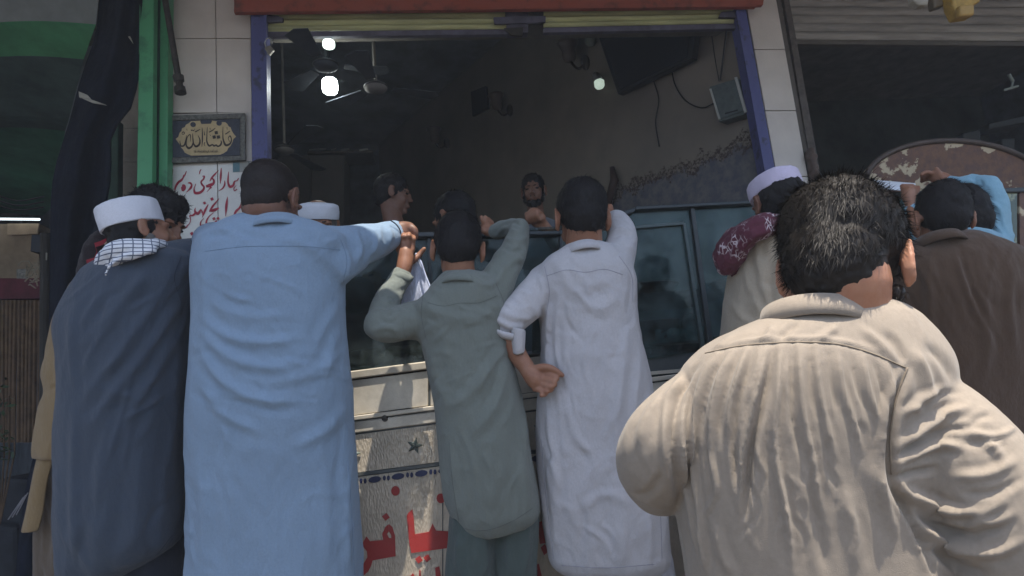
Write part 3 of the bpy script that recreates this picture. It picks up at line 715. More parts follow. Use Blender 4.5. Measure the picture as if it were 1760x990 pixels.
onc([(1092, 388), (1176, 380), (1177, 386), (1092, 393)], 'door_frame', .016, .02, M('door_teal', (.045, .07, .07), .4), bev=.002)
onc([(962, 402), (967, 402), (972, 640), (966, 640)], 'mullion', .014, .03, m_frame, bev=.003)
onc([(734, 404), (740, 404), (748, 622), (741, 622)], 'mullion', .014, .03, m_frame, bev=.003)
onc([(1100, 638), (1232, 628), (1232, 700), (1100, 706)], 'flat_panel', .003, .012, M('teal_steel', (.04, .055, .055), .4, metal=.4), bev=.003)
onc([(1100, 640), (1240, 628), (1240, 634), (1100, 646)], 'drip_rail', .018, .016, m_st)
# shelves, top glass and back
for yp, nm in ((612, 'case_floor'), (520, 'glass_shelf')):
    z = PY(850, yp, YC).z
    g = Geo(); g.box((pA.x + .05, YC + .02, z - .006), (pB.x, YC + .6, z)); g.build(nm, m_sd if nm == 'case_floor' else m_gl, ct)
g = Geo(); g.box((pA.x + .02, YC - .02, zr - .004), (PY(1090, 402, YC).x, YC + .62, zr + .004)); g.build('top_glass', m_gl, ct)
g = Geo(); g.box((pA.x + .02, YC + .6, ztop - .02), (pB.x, YC + .62, ztop + .02)); g.box((pA.x + .02, YC + .6, zr - .03), (PY(1090, 402, YC).x, YC + .63, zr + .01)); g.build('back_frame', m_frame, ct)
# left end: glass end with frame and polished corner post
g = Geo(); g.box((pA.x, YC - .0, ztop), (pA.x + .006, YC + .6, zr)); g.build('end_glass', m_gl2, ct)
onc([(322, 450), (333, 450), (330, 745), (320, 745)], 'end_frame', .02, .03, M('end_teal', (.10, .15, .15), .4, var=.3), bev=.003)
onc([(334, 450), (341, 450), (340, 745), (331, 745)], 'end_frame', .022, .02, M('end_pale', (.24, .27, .26), .4, var=.3), bev=.002)
onc([(308, 748), (331, 744), (331, 782), (310, 786)], 'corner_clamp', .05, .06, m_st, bev=.004)
g = Geo(); g.tube([PY(324, 780, YC - .03), PY(327, 1200, YC - .03)], .010, 12); g.build('corner_post', M('polished_steel', (.55, .52, .56), .25, metal=.9), ct, smooth=True)
g = Geo(); g.tube([PY(312, 784, YC - .02), PY(316, 1200, YC - .02)], .006, 10); g.build('corner_post', MATS['polished_steel'], ct, smooth=True)

# ---- things standing in the case
def lathe(g, c, prof, n=28):
    g.loft([[c + Vector((r * math.cos(a * 2 * math.pi / n), r * math.sin(a * 2 * math.pi / n), z)) for a in range(n)] for r, z in prof])
m_pan = M('black_pan', (.03, .03, .032), .35, metal=.5, var=.4)
zs = PY(850, 612, YC).z + .001
def panobj(px, r, h, yy, label, mat, zz=None):
    c = PY(px, 560, YC + yy); c.z = zz or zs; g = Geo()
    lathe(g, c, [(r * .7, 0), (r * .9, h * .3), (r, h), (r * 1.04, h), (r * 1.04, h - .006), (r * .96, h - .004), (r * .86, h * .35), (r * .6, .012)])
    setp(g.build('cooking_pan', mat, smooth=True), label, 'pan')
z2 = PY(850, 520, YC).z + .002
panobj(1120, .13, .06, .25, 'wide black pan on the shelf behind the teal glass', m_pan, z2)
panobj(1280, .12, .06, .25, 'black pan on the shelf below the maroon scarf', m_pan, z2)
panobj(650, .14, .07, .2, 'round dark pan low inside the left end of the case', m_pan)
panobj(1110, .15, .10, .25, 'deep dark pan standing on the case floor behind the teal glass', m_pan)
m_tray = M('tray_steel', (.45, .45, .43), .35, metal=.6)
for k, (px_, yy, zz, rr_, lab) in enumerate([(1150, .42, z2, .10, 'round steel tray behind the pan on the upper shelf of the teal case'), (1255, .45, zs, .12, 'steel tray on the case floor under the maroon scarf'), (560, .3, z2, .1, 'steel tray on the shelf behind the blue shirted arm'), (670, .42, z2, .09, 'small steel tray on the shelf left of the carrier bag')]):
    c = PY(px_, 560, YC + yy); c.z = zz + .001; g = Geo(); lathe(g, c, [(rr_ * .8, 0), (rr_, .03), (rr_ * 1.06, .032), (rr_ * .96, .028), (rr_ * .75, .006)]); setp(g.build('steel_tray', m_tray, smooth=True), lab, 'tray')
# crumpled plastic heap in the case
m_film = M('plastic_film', (.16, .24, .26), .25, var=.5, vs=20, bs=30, bst=1.0, bd=.02, spec=.8)
g = Geo(); c = PY(1160, 600, YC + .2)
for i in range(9): g.sphere(c + Vector((rng.uniform(-.09, .09), rng.uniform(-.06, .06), rng.uniform(.0, .10))), (rng.uniform(.04, .08),) * 3)
me = bake(g, .008, 3); co = get_co(me); no = get_no(me); co += no * (vnoise(co * 28)[:, None] * .012 + vnoise(co * 60, 3)[:, None] * .006); set_co(me, co)
setp(link('plastic_sack', me, m_film), 'crumpled bluish plastic sack heaped inside the teal glass case', 'bag')
# fried pieces heap behind left glass
m_food = M('fried_food', (.12, .085, .035), .7, var=.6, vs=30, bs=50, bst=1, bd=.01)
g = Geo(); c0 = PY(650, 600, YC + .12)
for i in range(70):
    p = PY(610 + rng.uniform(0, 120), 600, YC + rng.uniform(.06, .4)); p.z = zs + .02 + rng.uniform(0, .05)
    g.sphere(p, (rng.uniform(.02, .035), rng.uniform(.015, .03), rng.uniform(.012, .02)), Matrix.Rotation(rng.uniform(0, 3), 3, 'Z'), 8, 6)
setp(g.build('fried_snacks', m_food, smooth=True), 'heap of brown fried snacks lying low behind the left glass', 'food', kind='stuff')

# ================================================================== RIGHT HAND SHOP
m_rs = M('dull_shutter', (.33, .30, .26), .7, var=.4, vs=6, stretch=(.5, 1, 5))
s3 = shutter('grey brown slatted shutter half rolled over the right hand shop', 1342, 1860, -60, -60, 68, 72, 9, m_rs, M('rail_brown', (.10, .085, .065), .6), 7, YF + .04)
g = Geo(); g.prism([PY(*p, YF + .0) for p in [(1338, -60), (1346, -60), (1412, 310), (1398, 310)]], (0, .05, 0)); setp(g.build('shutter_guide', M('guide_brown', (.12, .10, .085), .7, var=.5, vs=20, bst=.6)), 'rusty brown guide strip along the right edge of the narrow pillar', 'guide rail')
# rough masonry stub beside the pillar
g = Geo()
for i in range(7): g.sphere(PY(1392 + i * 1.5, 262 + i * 9, YF - .02), (rng.uniform(.02, .04), .04, .03))
me = bake(g, .008, 2); co = get_co(me); co += get_no(me) * vnoise(co * 60)[:, None] * .006; set_co(me, co)
setp(link('broken_masonry', me, M('masonry', (.12, .085, .07), .9, bst=.8)), 'rough broken brown masonry at the foot of the right guide strip', 'masonry')
g = Geo(); xr0 = PY(1412, 300, YF).x; g.box((xr0 + .1, 7.4, .3), (8, 7.5, zt + .1)); g.box((xr0 + .0, YF + 1.6, .3), (xr0 + .1, 7.5, zt + .1))
setp(g.build('right_shop_wall', M('right_shop_paint', (.10, .125, .11), .85, var=.5, vs=2)), kind='structure')
# shapes inside, racks
mk_ = M('rack_dark', (.012, .016, .016), .7)
for lab, q in (('dark long tray on a rack high inside the right hand shop', [(1700, 212), (1770, 196), (1770, 210), (1700, 222)]), ('dark upright container under the rack in the right hand shop', [(1655, 228), (1685, 222), (1688, 250), (1655, 250)]), ('dark tin beside the container in the right hand shop', [(1722, 238), (1745, 236), (1745, 262), (1720, 262)])):
    g = Geo(); g.prism([P(x, y, 4.4) for x, y in q], (0, .15, 0)); setp(g.build('dark_container', mk_, bevel=.01), lab, 'container')
g = Geo(); g.tube([P(1734, 128, 4), P(1741, 140, 4)], .01, 8); g.tube([P(1725, 155, 4), P(1750, 148, 4)], .008, 8); g.tube([P(1741, 140, 4), P(1738, 152, 4)], .006, 8)
setp(g.build('hanging_hook', M('grey_green', (.22, .25, .22), .5)), 'small pale hook hanging inside the right hand shop', 'hook')
# yellow hanging thing at the top edge
hl = empty('yellow_lantern', P(1655, 8, 2.9), 'yellow and cream plastic packets hanging from the top over the right shop', 'packets')
m_yl = M('yellow_plastic', (.50, .30, .05), .5, var=.4, vs=30, bs=30, bst=.5)
def lump(name, pix, d, th, mat, par):
    g = Geo(); g.prism([P(x, y, d) for x, y in pix], (0, th, 0)); return g.build(name, mat, par, bevel=.008)
lump('packet', [(1634, -20), (1684, -22), (1686, 2), (1674, 8), (1676, 24), (1648, 28), (1638, 8)], 2.9, .06, m_yl, hl)
lump('packet', [(1650, 8), (1675, 6), (1676, 25), (1650, 27)], 2.86, .03, M('yellow_deep', (.46, .28, .07), .5), hl)
lump('packet', [(1570, -20), (1600, -20), (1596, 8), (1580, 9), (1570, 0)], 2.9, .04, M('cream_plastic', (.38, .34, .27), .5, var=.3), hl)
lump('packet', [(1602, -20), (1630, -20), (1626, 8), (1606, 14)], 2.95, .04, M('brown_plastic', (.15, .11, .06), .5, var=.3), hl)
# big rusty pan tilted behind the customers
rp = empty('rusty_griddle', P(1640, 290, 2.7), 'huge round rusty griddle with flaking cream paint in the right hand shop', 'griddle')
m_rust, nt, b_ = nodes_mat('rust_flake')
n1 = tex_noise(nt, 9, 6, .62); n2 = tex_noise(nt, 30, 4, .6); n3 = tex_noise(nt, 2.2, 2, .5)
base_ = mix_col(nt, ramp(nt, n2, .35, .65), (.085, .04, .028), (.14, .065, .03))
# flakes gather towards the left of the sheet
gx = nt.nodes.new('ShaderNodeNewGeometry'); sp = nt.nodes.new('ShaderNodeSeparateXYZ'); nt.links.new(gx.outputs['Position'], sp.inputs[0])
xl = P(1500, 290, 2.7).x; xm = P(1640, 290, 2.7).x
wgt = nt.nodes.new('ShaderNodeMapRange'); wgt.inputs['From Min'].default_value = xl; wgt.inputs['From Max'].default_value = xm + .1; wgt.inputs['To Min'].default_value = .06; wgt.inputs['To Max'].default_value = -.06
nt.links.new(sp.outputs[0], wgt.inputs['Value'])
sm = nt.nodes.new('ShaderNodeMath'); sm.operation = 'ADD'; nt.links.new(n1, sm.inputs[0]); nt.links.new(wgt.outputs[0], sm.inputs[1])
nt.links.new(mix_col(nt, ramp(nt, sm.outputs[0], .565, .59), base_, (.42, .34, .22)), b_.inputs['Base Color']); b_.inputs['Roughness'].default_value = .65
bump(nt, b_, n1, .6, .01)
g = Geo(); cE = (1640, 318); rings = []
rim = [(1640 + 152 * math.cos(a * math.pi / 32), 318 - 76 * math.sin(a * math.pi / 32)) for a in range(33)] 
rim = [(x + (8 if x > 1640 else 0) * (x - 1640) / 152, y + (x - 1640) * .03) for x, y in rim] + [(1488, 345), (1800, 345)]
rimA = [P(x, y, 2.62) for x, y in rim]
g.prism(rimA, (0, .05, 0)); g.build('disc', m_rust, rp, bevel=.006)
g = Geo(); g.tube(rimA[:33], .012, 8); g.build('rim', M('rust_rim', (.075, .05, .038), .6, var=.4, vs=30), rp, smooth=True)
# white paper sheet on right counter top + right counter
YR = 2.05
rc = empty('side_counter', PY(1600, 500, YR), 'green glass fronted counter of the right hand shop behind the brown shirt', 'counter')
def onr(pix, name, off, thk, mat, bev=0.0): return plate(name, pix, YR - off, thk, mat, rc, bev)
onr([(1400, 334), (1860, 318), (1860, 326), (1400, 343)], 'top_rail', .02, .05, m_frame, .004)
onr([(1400, 343), (1738, 331), (1738, 640), (1400, 640)], 'front_glass', 0, .006, m_gl2)
m_green_gl, nt, b_ = nodes_mat('stained_glass_panel')
n = ramp(nt, tex_noise(nt, 12, 5, .6), .56, .62)
nt.links.new(mix_col(nt, n, (.035, .06, .045), (.22, .24, .14)), b_.inputs['Base Color']); b_.inputs['Roughness'].default_value = .25; MATS['stained'] = m_green_gl
onr([(1690, 330), (1748, 328), (1748, 640), (1690, 640)], 'end_panel', .008, .01, m_green_gl)
onr([(1752, 326), (1860, 322), (1860, 640), (1756, 640)], 'side_panel', .01, .02, m_rust)
onr([(1400, 640), (1860, 640), (1860, 1300), (1400, 1300)], 'lower_panel', 0, .02, m_sd)
g = Geo(); a0 = PY(1400, 336, YR); a1 = PY(1860, 320, YR); g.box((a0.x, YR, a0.z - .03), (a1.x, YR + .6, a0.z - .01)); g.build('top_shelf', m_sd, rc)
pp = P(1530, 322, 2.15)
g = Geo(); q = [P(1488, 326, 2.12), P(1562, 328, 2.12), P(1574, 318, 2.5), P(1500, 312, 2.5)]; g.prism(q, (0, 0, .008))
setp(g.build('paper_sheet', M('white_paper', (.75, .77, .80), .7, var=.05), bevel=.002), 'white paper sheet lying on the right hand counter top', 'paper')

# ================================================================== LEFT NEIGHBOUR
m_can = M('grey_cloth', (.22, .25, .25), .9, var=.35, vs=3); m_cg = M('green_cloth', (.09, .36, .17), .9, var=.3, vs=4); m_cd = M('dark_green_cloth', (.05, .20, .12), .9, var=.4, vs=4); m_cb = M('blue_black_cloth', (.08, .14, .13), .9, var=.4, vs=4)
cn = empty('cloth_canopy', P(60, 120, 3.6), 'sagging green and grey striped cloth canopy over the left neighbour stall', 'canopy')
rows = [(-90, 178, 3.2), (42, 165, 3.35), (102, 144, 3.6), (205, 118, 4.3), (225, 112, 4.6), (300, 98, 5.4), (372, 84, 6.4)]
cols = [m_can, m_cg, m_cb, m_cb, m_cd, m_cd]
for i in range(6):
    g = Geo(); n = 14; (ya, xa_, da), (yb, xb_, db) = rows[i], rows[i + 1]
    A_ = []; B_ = []
    for j in range(n + 1):
        t = j / n; sag = 6 * math.sin(t * math.pi * 2.0)
        A_.append(P(-260 + (xa_ + 260) * t, ya + sag, da)); B_.append(P(-260 + (xb_ + 260) * t, yb + sag, db))
    up_ = Vector((0, .004, .012))
    g.loft([A_ + [p + up_ for p in reversed(A_)], B_ + [p + up_ for p in reversed(B_)]]); g.build('cloth_strip', cols[i], cn)
# dark blue tarpaulin hanging between the stalls
m_tarp = M('navy_tarpaulin', (.012, .015, .026), .95, spec=.1, var=.4, vs=6, bs=12, bst=.8, bd=.02)
g = Geo(); L_ = [(164, -90), (165, 55), (140, 130), (120, 205), (92, 300), (86, 420), (84, 560), (76, 700), (40, 860), (20, 1100)]; R_ = [(243, -90), (241, 60), (236, 130), (212, 200), (196, 215), (188, 300), (170, 420), (165, 560), (160, 700), (160, 860), (160, 1100)]
a = spl(L_, 36); b = spl(R_, 36); rings = []
for i in range(36):
    d = 3.3 + .05 * math.sin(i * .5); r = []
    for j in range(15):
        t = j / 14; r.append(P(a[i, 0] * (1 - t) + b[i, 0] * t, a[i, 1] * (1 - t) + b[i, 1] * t, d + .05 * math.sin(t * 9 + i * .12)))
    rings.append(r + [p + Vector((0, .02, 0)) for p in reversed(r)])
g.loft(rings); setp(g.build('hanging_tarpaulin', m_tarp, smooth=True), 'long dark navy tarpaulin hanging left of the green post', 'tarpaulin')
g = Geo(); g.prism([P(x, y, 3.2) for x, y in [(135, 157), (150, 163), (156, 170), (136, 167)]], (0, .01, 0)); g.prism([P(x, y, 3.2) for x, y in [(140, 168), (160, 172), (182, 180), (158, 176)]], (0, .01, 0))
setp(g.build('torn_scrap', M('pale_scrap', (.36, .35, .30), .8)), 'pale torn scrap stuck on the navy tarpaulin', 'scrap')
g = Geo(); g.prism([P(x, y, 3.2) for x, y in [(220, 63), (223, 62), (228, 74), (225, 70)]], (0, .01, 0)); setp(g.build('torn_scrap', MATS['pale_scrap']), 'tiny pale sliver high on the navy tarpaulin', 'scrap')
# dark green door post behind
g = Geo(); g.prism([P(x, y, 3.7) for x, y in [(172, 205), (192, 205), (190, 700), (164, 700)]], (0, .06, 0)); g.prism([P(x, y, 3.66) for x, y in [(192, 212), (204, 206), (200, 700), (186, 700)]], (0, .06, 0))
setp(g.build('dark_green_post', M('dull_green', (.03, .09, .055), .6, var=.4, vs=8), bevel=.006), 'dark green wooden door post behind the hanging tarpaulin', 'post')
e = empty('tile_wall', P(220, 300, 3.9), 'narrow strip of beige tiled wall behind the bright green post', 'wall')
for i, (y0_, y1_) in enumerate([(20, 120), (121, 220), (221, 278), (279, 345), (346, 440), (441, 540), (541, 650)]):
    g = Geo(); g.prism([P(x, y, 3.9) for x, y in [(200, y0_), (250, y0_), (250, y1_), (200, y1_)]], (0, .02, 0)); g.build('tile', M('beige_tile', (.30, .26, .21), .6, var=.3), e)  # plain beige tiles
# far left bits
bulb(8, 187, 5.2, 13, 14, m_bulb, 'small white bulb at the far left under the green canopy', P(8, 100, 5.2).z)
g = Geo(); g.tube([P(-40, 376, 5.4), P(68, 377, 5.4)], .010, 10); setp(g.build('sunlit_gap_bar', emit('tube', (.8, .95, 1.0), 1.0), smooth=True), 'glowing bluish bar standing in for a sunlit gap at the far left edge', 'lamp')  # sunlit gap given its own glow; no lamp hangs here
def stand(name, pix, d, th, mat, label, cat, bev=.004):
    g = Geo(); g.prism([P(x, y, d) for x, y in pix], (0, th, 0)); return setp(g.build(name, mat, bevel=bev), label, cat)
stand('mud_wall', [(-200, 383), (68, 385), (66, 470), (70, 500), (-200, 500)], 5.5, .2, M('mud_beige', (.38, .29, .2), .9, var=.4, vs=4), 'dim beige mud wall under the glowing bar', 'wall')
stand('paper_notice', [(12, 384), (67, 384), (64, 402), (12, 404)], 5.45, .02, M('brown_paper', (.5, .37, .25), .9), 'brown card sheet pinned under the glowing bar', 'card')
stand('dark_box', [(54, 403), (86, 402), (84, 434), (52, 432)], 4.6, .15, M('navy_box', (.02, .026, .04), .6), 'small dark box fixed to the pole at the far left', 'box')
stand('leaflet', [(28, 462), (47, 462), (47, 480), (28, 480)], 4.5, .01, M('leaflet_print', (.28, .27, .24), .8, var=.7, vs=60), 'small printed grey leaflet propped on the red cloth', 'leaflet')
stand('red_cloth', [(-200, 478), (72, 478), (78, 513), (-200, 517)], 4.5, .3, M('maroon_cloth', (.12, .022, .034), .9, var=.4), 'dark maroon cloth covering the far left stall top', 'cloth')
rm = empty('reed_screen', P(30, 600, 4.4), 'brown reed screen closing the front of the far left stall', 'screen')
mr_ = M('reed_brown', (.15, .09, .05), .9, var=.5, vs=12, bst=.6)
i = 0
for x in range(-190, 80, 7):
    g = Geo(); g.tube([P(x + rng.uniform(-1, 1), 516, 4.4), P(x - 3 + rng.uniform(-2, 2), 760, 4.4)], .014, 6); g.build('reed', mr_, rm)
g = Geo(); g.tube([P(78, 400, 4.2), P(76, 760, 4.2)], .03, 10); setp(g.build('wooden_pole', M('pole_wood', (.05, .045, .04), .9)), 'dark wooden pole at the corner of the far left stall', 'pole')
stand('pale_strip', [(78, 434), (81, 434), (80, 447), (78, 447)], 4.1, .01, MATS['pale_scrap'], 'short pale strip on the dark wooden pole', 'strip')
# dried branch
g = Geo()
for k in range(16):
    p = [(62 + rng.uniform(-8, 8), 450 + rng.uniform(-6, 50))]
    for s_ in range(3): p.append((p[-1][0] + rng.uniform(-12, 9), p[-1][1] + rng.uniform(-12, 14)))
    g.tube([P(x, y, 4.2) for x, y in p], .005, 5)
setp(g.build('dried_branch', M('dry_twig', (.30, .26, .19), .9)), 'bundle of pale dried twigs tied to the dark pole', 'twigs')
g = Geo()
for k in range(3):
    a = spl([(-20 + k * 3, 330 + 10 * k), (30, 345 + 8 * k), (75, 338 + k * 9)], 16); g.tube([P(x, y, 4.2) for x, y in a], .005, 5)
setp(g.build('loose_wires', m_black, smooth=True), 'loose black wires sagging over the far left stall', 'wires')
# plant and junk low at left
m_leaf = M('leaf_green', (.05, .09, .035), .6, var=.5, vs=20)
pt = empty('potted_plant', P(5, 760, 3.6), 'small leafy plant catching light at the lower left edge', 'plant')
g = Geo()
for k in range(90):
    c = P(-30 + rng.uniform(0, 55), 650 + rng.uniform(0, 140), 3.6 + rng.uniform(-.1, .15)); u = Vector(rng.normal(size=3)).normalized() * rng.uniform(.015, .04); w = u.cross(Vector(rng.normal(size=3))).normalized() * .010
    g.add([c - u, c + w, c + u, c - w], [(0, 1, 2, 3)])
o = g.build('leaves', m_leaf, pt); setp(o, kind='stuff')
g = Geo()
for k in range(6): g.tube([P(0, 900, 3.6), P(-20 + k * 9, 780, 3.6), P(-25 + k * 10, 680, 3.6)], .005, 5)
g.build('stem', mr_, pt)
g = Geo()
for k in range(3): g.tube([P(14 + k * 7, 893 - k * 4, 3.0), P(40 + k * 4, 855 - k * 4, 3.0)], .003, 5)
setp(g.build('wire_stack', M('bright_wire', (.5, .5, .55), .3, metal=.8)), 'thin bright wire rods beside the khaki kameez tail', 'wires')
junk = M('dark_junk', (.03, .032, .038), .85, var=.5, vs=9)
for k, (x, y, w_, h_) in enumerate([(0, 820, 90, 60), (-40, 900, 70, 90), (60, 760, 50, 60)]):
    stand('dark_sack', [(x, y), (x + w_, y + 6), (x + w_ + 5, y + h_ + 160), (x - 5, y + h_ + 160)], 3.9 - k * .1, .4, junk, ['low dark sack on the ground at the far left', 'dark bundle nearest the lower left corner', 'dark sack against the tarpaulin foot'][k], 'sack', .03)
# ================================================================== PEOPLE
FWD = (rotm @ Vector((0, 0, -1))); FWD.z = 0; FWD.normalize()
UP = Vector((0, 0, 1)); RT = FWD.cross(UP)
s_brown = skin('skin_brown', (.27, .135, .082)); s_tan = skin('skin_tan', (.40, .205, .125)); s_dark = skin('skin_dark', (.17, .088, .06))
def hair_mat(name, col, rough=.68):
    m, nt, b = nodes_mat(name)
    n = tex_noise(nt, 120, 3, .7)
    nt.links.new(mix_col(nt, ramp(nt, n, .3, .7), col, tuple(c * .45 for c in col)), b.inputs['Base Color'])
    b.inputs['Roughness'].default_value = rough; b.inputs['Specular IOR Level'].default_value = .22; MATS[name] = m; return m
h_black = hair_mat('hair_black', (.009, .008, .009)); h_brown = hair_mat('hair_dark_brown', (.030, .022, .017), .38); h_grey = hair_mat('hair_grey', (.16, .15, .14), .6)

def loft_rows(geo, rows, d, thick, n=32, steps=44, ex=2.3, back=0.0):
    """rows: (py, xl, xr[, dd]) outline of a body seen at depth d; thick: half depth in m (number or list per row)"""
    rr = []
    for i, r in enumerate(rows):
        dd = r[3] if len(r) > 3 else 0.0
        th = thick[i] if isinstance(thick, (list, tuple)) else thick
        rr.append((r[0], r[0] * 0, r[1], r[2], dd, th))
    a = np.array(rr, float); key = a[:, 0]
    ys_ = np.linspace(key[0], key[-1], steps); out = []
    seg = spl(np.c_[key, np.zeros(len(key)), a[:, 2:]], steps)
    for y, _, xl_, xr_, dd, th in seg:
        Lp, Rp = P(xl_, y, d + dd), P(xr_, y, d + dd); c = (Lp + Rp) / 2; ax = (Rp - Lp) / 2; aw_ = ax.length; th = min(th, aw_ * 1.1)
        ring = []
        for k in range(n):
            t = 2 * math.pi * k / n; ct_, st_ = math.cos(t), math.sin(t)
            u = math.copysign(abs(ct_) ** (2 / ex), ct_); v = math.copysign(abs(st_) ** (2 / ex), st_)
            ring.append(c + ax * u + FWD * (v * th + back))
        out.append(ring)
    geo.loft(out)
def limb(geo, pts, n=14, dens=5, k=1.0):
    """pts: (px, py, depth, radius px)"""
    a = spl(pts, max(2, (len(pts) - 1) * dens + 1)) if len(pts) > 2 else np.array(pts, float)
    geo.chain([(P(x, y, d), max(.003, r * d / FPX * k)) for x, y, d, r in a], n)
def head_rot(yaw, pitch=0, roll=0):
    """yaw 0 looks away from the street, +90 looks to photo left, -90 to photo right, 180 at the street"""
    base = Matrix((RT, FWD, UP)).transposed()
    return base @ Matrix.Rotation(R(yaw), 3, 'Z') @ Matrix.Rotation(R(roll), 3, 'Y') @ Matrix.Rotation(R(-pitch), 3, 'X')
def head_prims(g, c, rot, s=1.0, ears=True, fine=False):
    def e(x, y, z, a, b, cc, rr=None):
        g.sphere(c + rot @ Vector((x * s, y * s, z * s)), (a * s, b * s, cc * s), rot if rr is None else rot @ rr, 22, 14)
    e(0, -.012, .035, .073, .094, .083); e(0, .036, -.018, .057, .054, .085); e(0, -.03, -.01, .06, .06, .06)
    e(0, .028, -.066, .048, .050, .036); e(0, .066, -.092, .021, .018, .017)
    e(0, .101, -.026, .0125, .013, .012); e(0, .093, -.010, .009, .012, .026); e(.011, .093, -.029, .008, .010, .008); e(-.011, .093, -.029, .008, .010, .008)
    e(.026, .078, .020, .024, .014, .009); e(-.026, .078, .020, .024, .014, .009)
    e(.036, .062, -.030, .020, .020, .022); e(-.036, .062, -.030, .020, .020, .022)
    e(0, .088, -.056, .022, .010, .0055); e(0, .087, -.067, .019, .010, .006)
    if ears:
        for sx_ in (-1, 1):
            c0 = Vector((sx_ * .077, -.004, -.004))
            pts = []
            for k in range(11):
                t = R(-60 + 29 * k); pts.append(Vector((sx_ * (.0805 + .007 * math.sin(max(0, k) / 10 * math.pi)), -.004 - .017 * math.sin(t + .35) * 1.0, .002 + .032 * math.cos(t + .35))))
            # rim runs from the front of the ear over the top and down the back to the lobe
            g.chain([(c + rot @ (p * s), .0048 * s) for p in pts], 8)
            e(sx_ * .077, -.006, -.002, .005, .017, .028); e(sx_ * .079, -.000, -.030, .005, .009, .010); e(sx_ * .083, -.002, .006, .005, .006, .016)
def neck(g, c, rot, s, base, r0=.058, r1=.066):
    a = c + rot @ Vector((0, -.025 * s, -.035 * s)); g.chain([(a, r0 * s), (a.lerp(base, .5), (r0 + r1) / 2 * s * .98), (base, r1 * s)], 18)

def hair_shell(g, c, rot, s, kind='short', grow=0.0):
    def e(x, y, z, a, b, cc): g.sphere(c + rot @ Vector((x * s, y * s, z * s)), ((a + grow) * s, (b + grow) * s, (cc + grow) * s), rot, 26, 18)
    if kind == 'buzz':
        e(0, -.016, .037, .0745, .0955, .0845); e(0, -.040, -.005, .062, .059, .066)
    elif kind == 'short':
        e(0, -.018, .042, .079, .099, .090); e(0, -.042, -.002, .068, .067, .072)
    elif kind == 'full':
        e(0, -.018, .048, .086, .104, .096); e(0, -.045, .0, .076, .073, .080); e(0, .045, .085, .055, .045, .042)
    elif kind == 'undercap':
        e(0, -.020, .025, .079, .096, .07); e(0, -.042, -.012, .068, .066, .066)
def strands(g, me, c, rot, s, n, L, w, flow, up=.25, seed=1, keep=None, wave=.35):
    """ribbons of hair rooted on the shell mesh"""
    r_ = np.random.default_rng(seed); co = get_co(me); no = get_no(me); idx = r_.integers(0, len(co), n * 2); cnt = 0
    ir = rot.transposed()
    for i in idx:
        p = Vector(co[i]); nn = Vector(no[i]); lp = ir @ (p - c) / s
        if keep and not keep(lp): continue
        f = Vector(flow(lp)); f = rot @ f; f = f - nn * f.dot(nn)
        if f.length < 1e-4: f = rot @ Vector((0, -1, 0))
        f.normalize(); f = (f + Vector(r_.normal(size=3)) * wave).normalized()
        l = L * s * r_.uniform(.55, 1.25); side = f.cross(nn).normalized() * w * r_.uniform(.6, 1.3)
        u = up * r_.uniform(.2, 1.6)
        q = [p - nn * .002, p + (f + nn * u).normalized() * l * .5, p + (f + nn * u * .55).normalized() * l]
        vs = [q[0] - side, q[0] + side, q[1] - side * .8, q[1] + side * .8, q[2]]
        k = len(g.v) if isinstance(g.v, list) else 0
        g.add(vs, [(0, 1, 3, 2), (2, 3, 4)]); cnt += 1
        if cnt >= n: break
def crown_flow(cx=0.0, cy=-.045):
    def f(lp):
        d = Vector((lp.x - cx, lp.y - cy, 0)); d.normalize() if d.length > 1e-4 else None
        t = max(0, min(1, (.115 - lp.z) / .08)); return d * (1 - t * .6) + Vector((0, -.1 * t, -t))
    return f
def make_hair(parent, c, rot, s, kind, mat, n=900, L=.022, w=.0011, up=.3, seed=1, name='hair', vox=.005, keep=None, wave=.35, rough=.003):
    g = Geo(); hair_shell(g, c, rot, s, kind); me = bake(g, vox, 4)
    co = get_co(me); no = get_no(me); co += no * (vnoise(co * 70, seed)[:, None] * rough + vnoise(co * 200, seed)[:, None] * rough * .5); set_co(me, co)
    g2 = Geo(); strands(g2, me, c, rot, s, n, L, w, crown_flow(), up, seed, keep, wave)
    m2 = bpy.data.meshes.new('st'); m2.from_pydata(g2.v, [], g2.f); m2.update()
    bm = bmesh.new(); bm.from_mesh(me); bm.from_mesh(m2); bm.to_mesh(me); bm.free(); bpy.data.meshes.remove(m2)
    me.polygons.foreach_set('use_smooth', [True] * len(me.polygons)); return link(name, me, mat, parent)

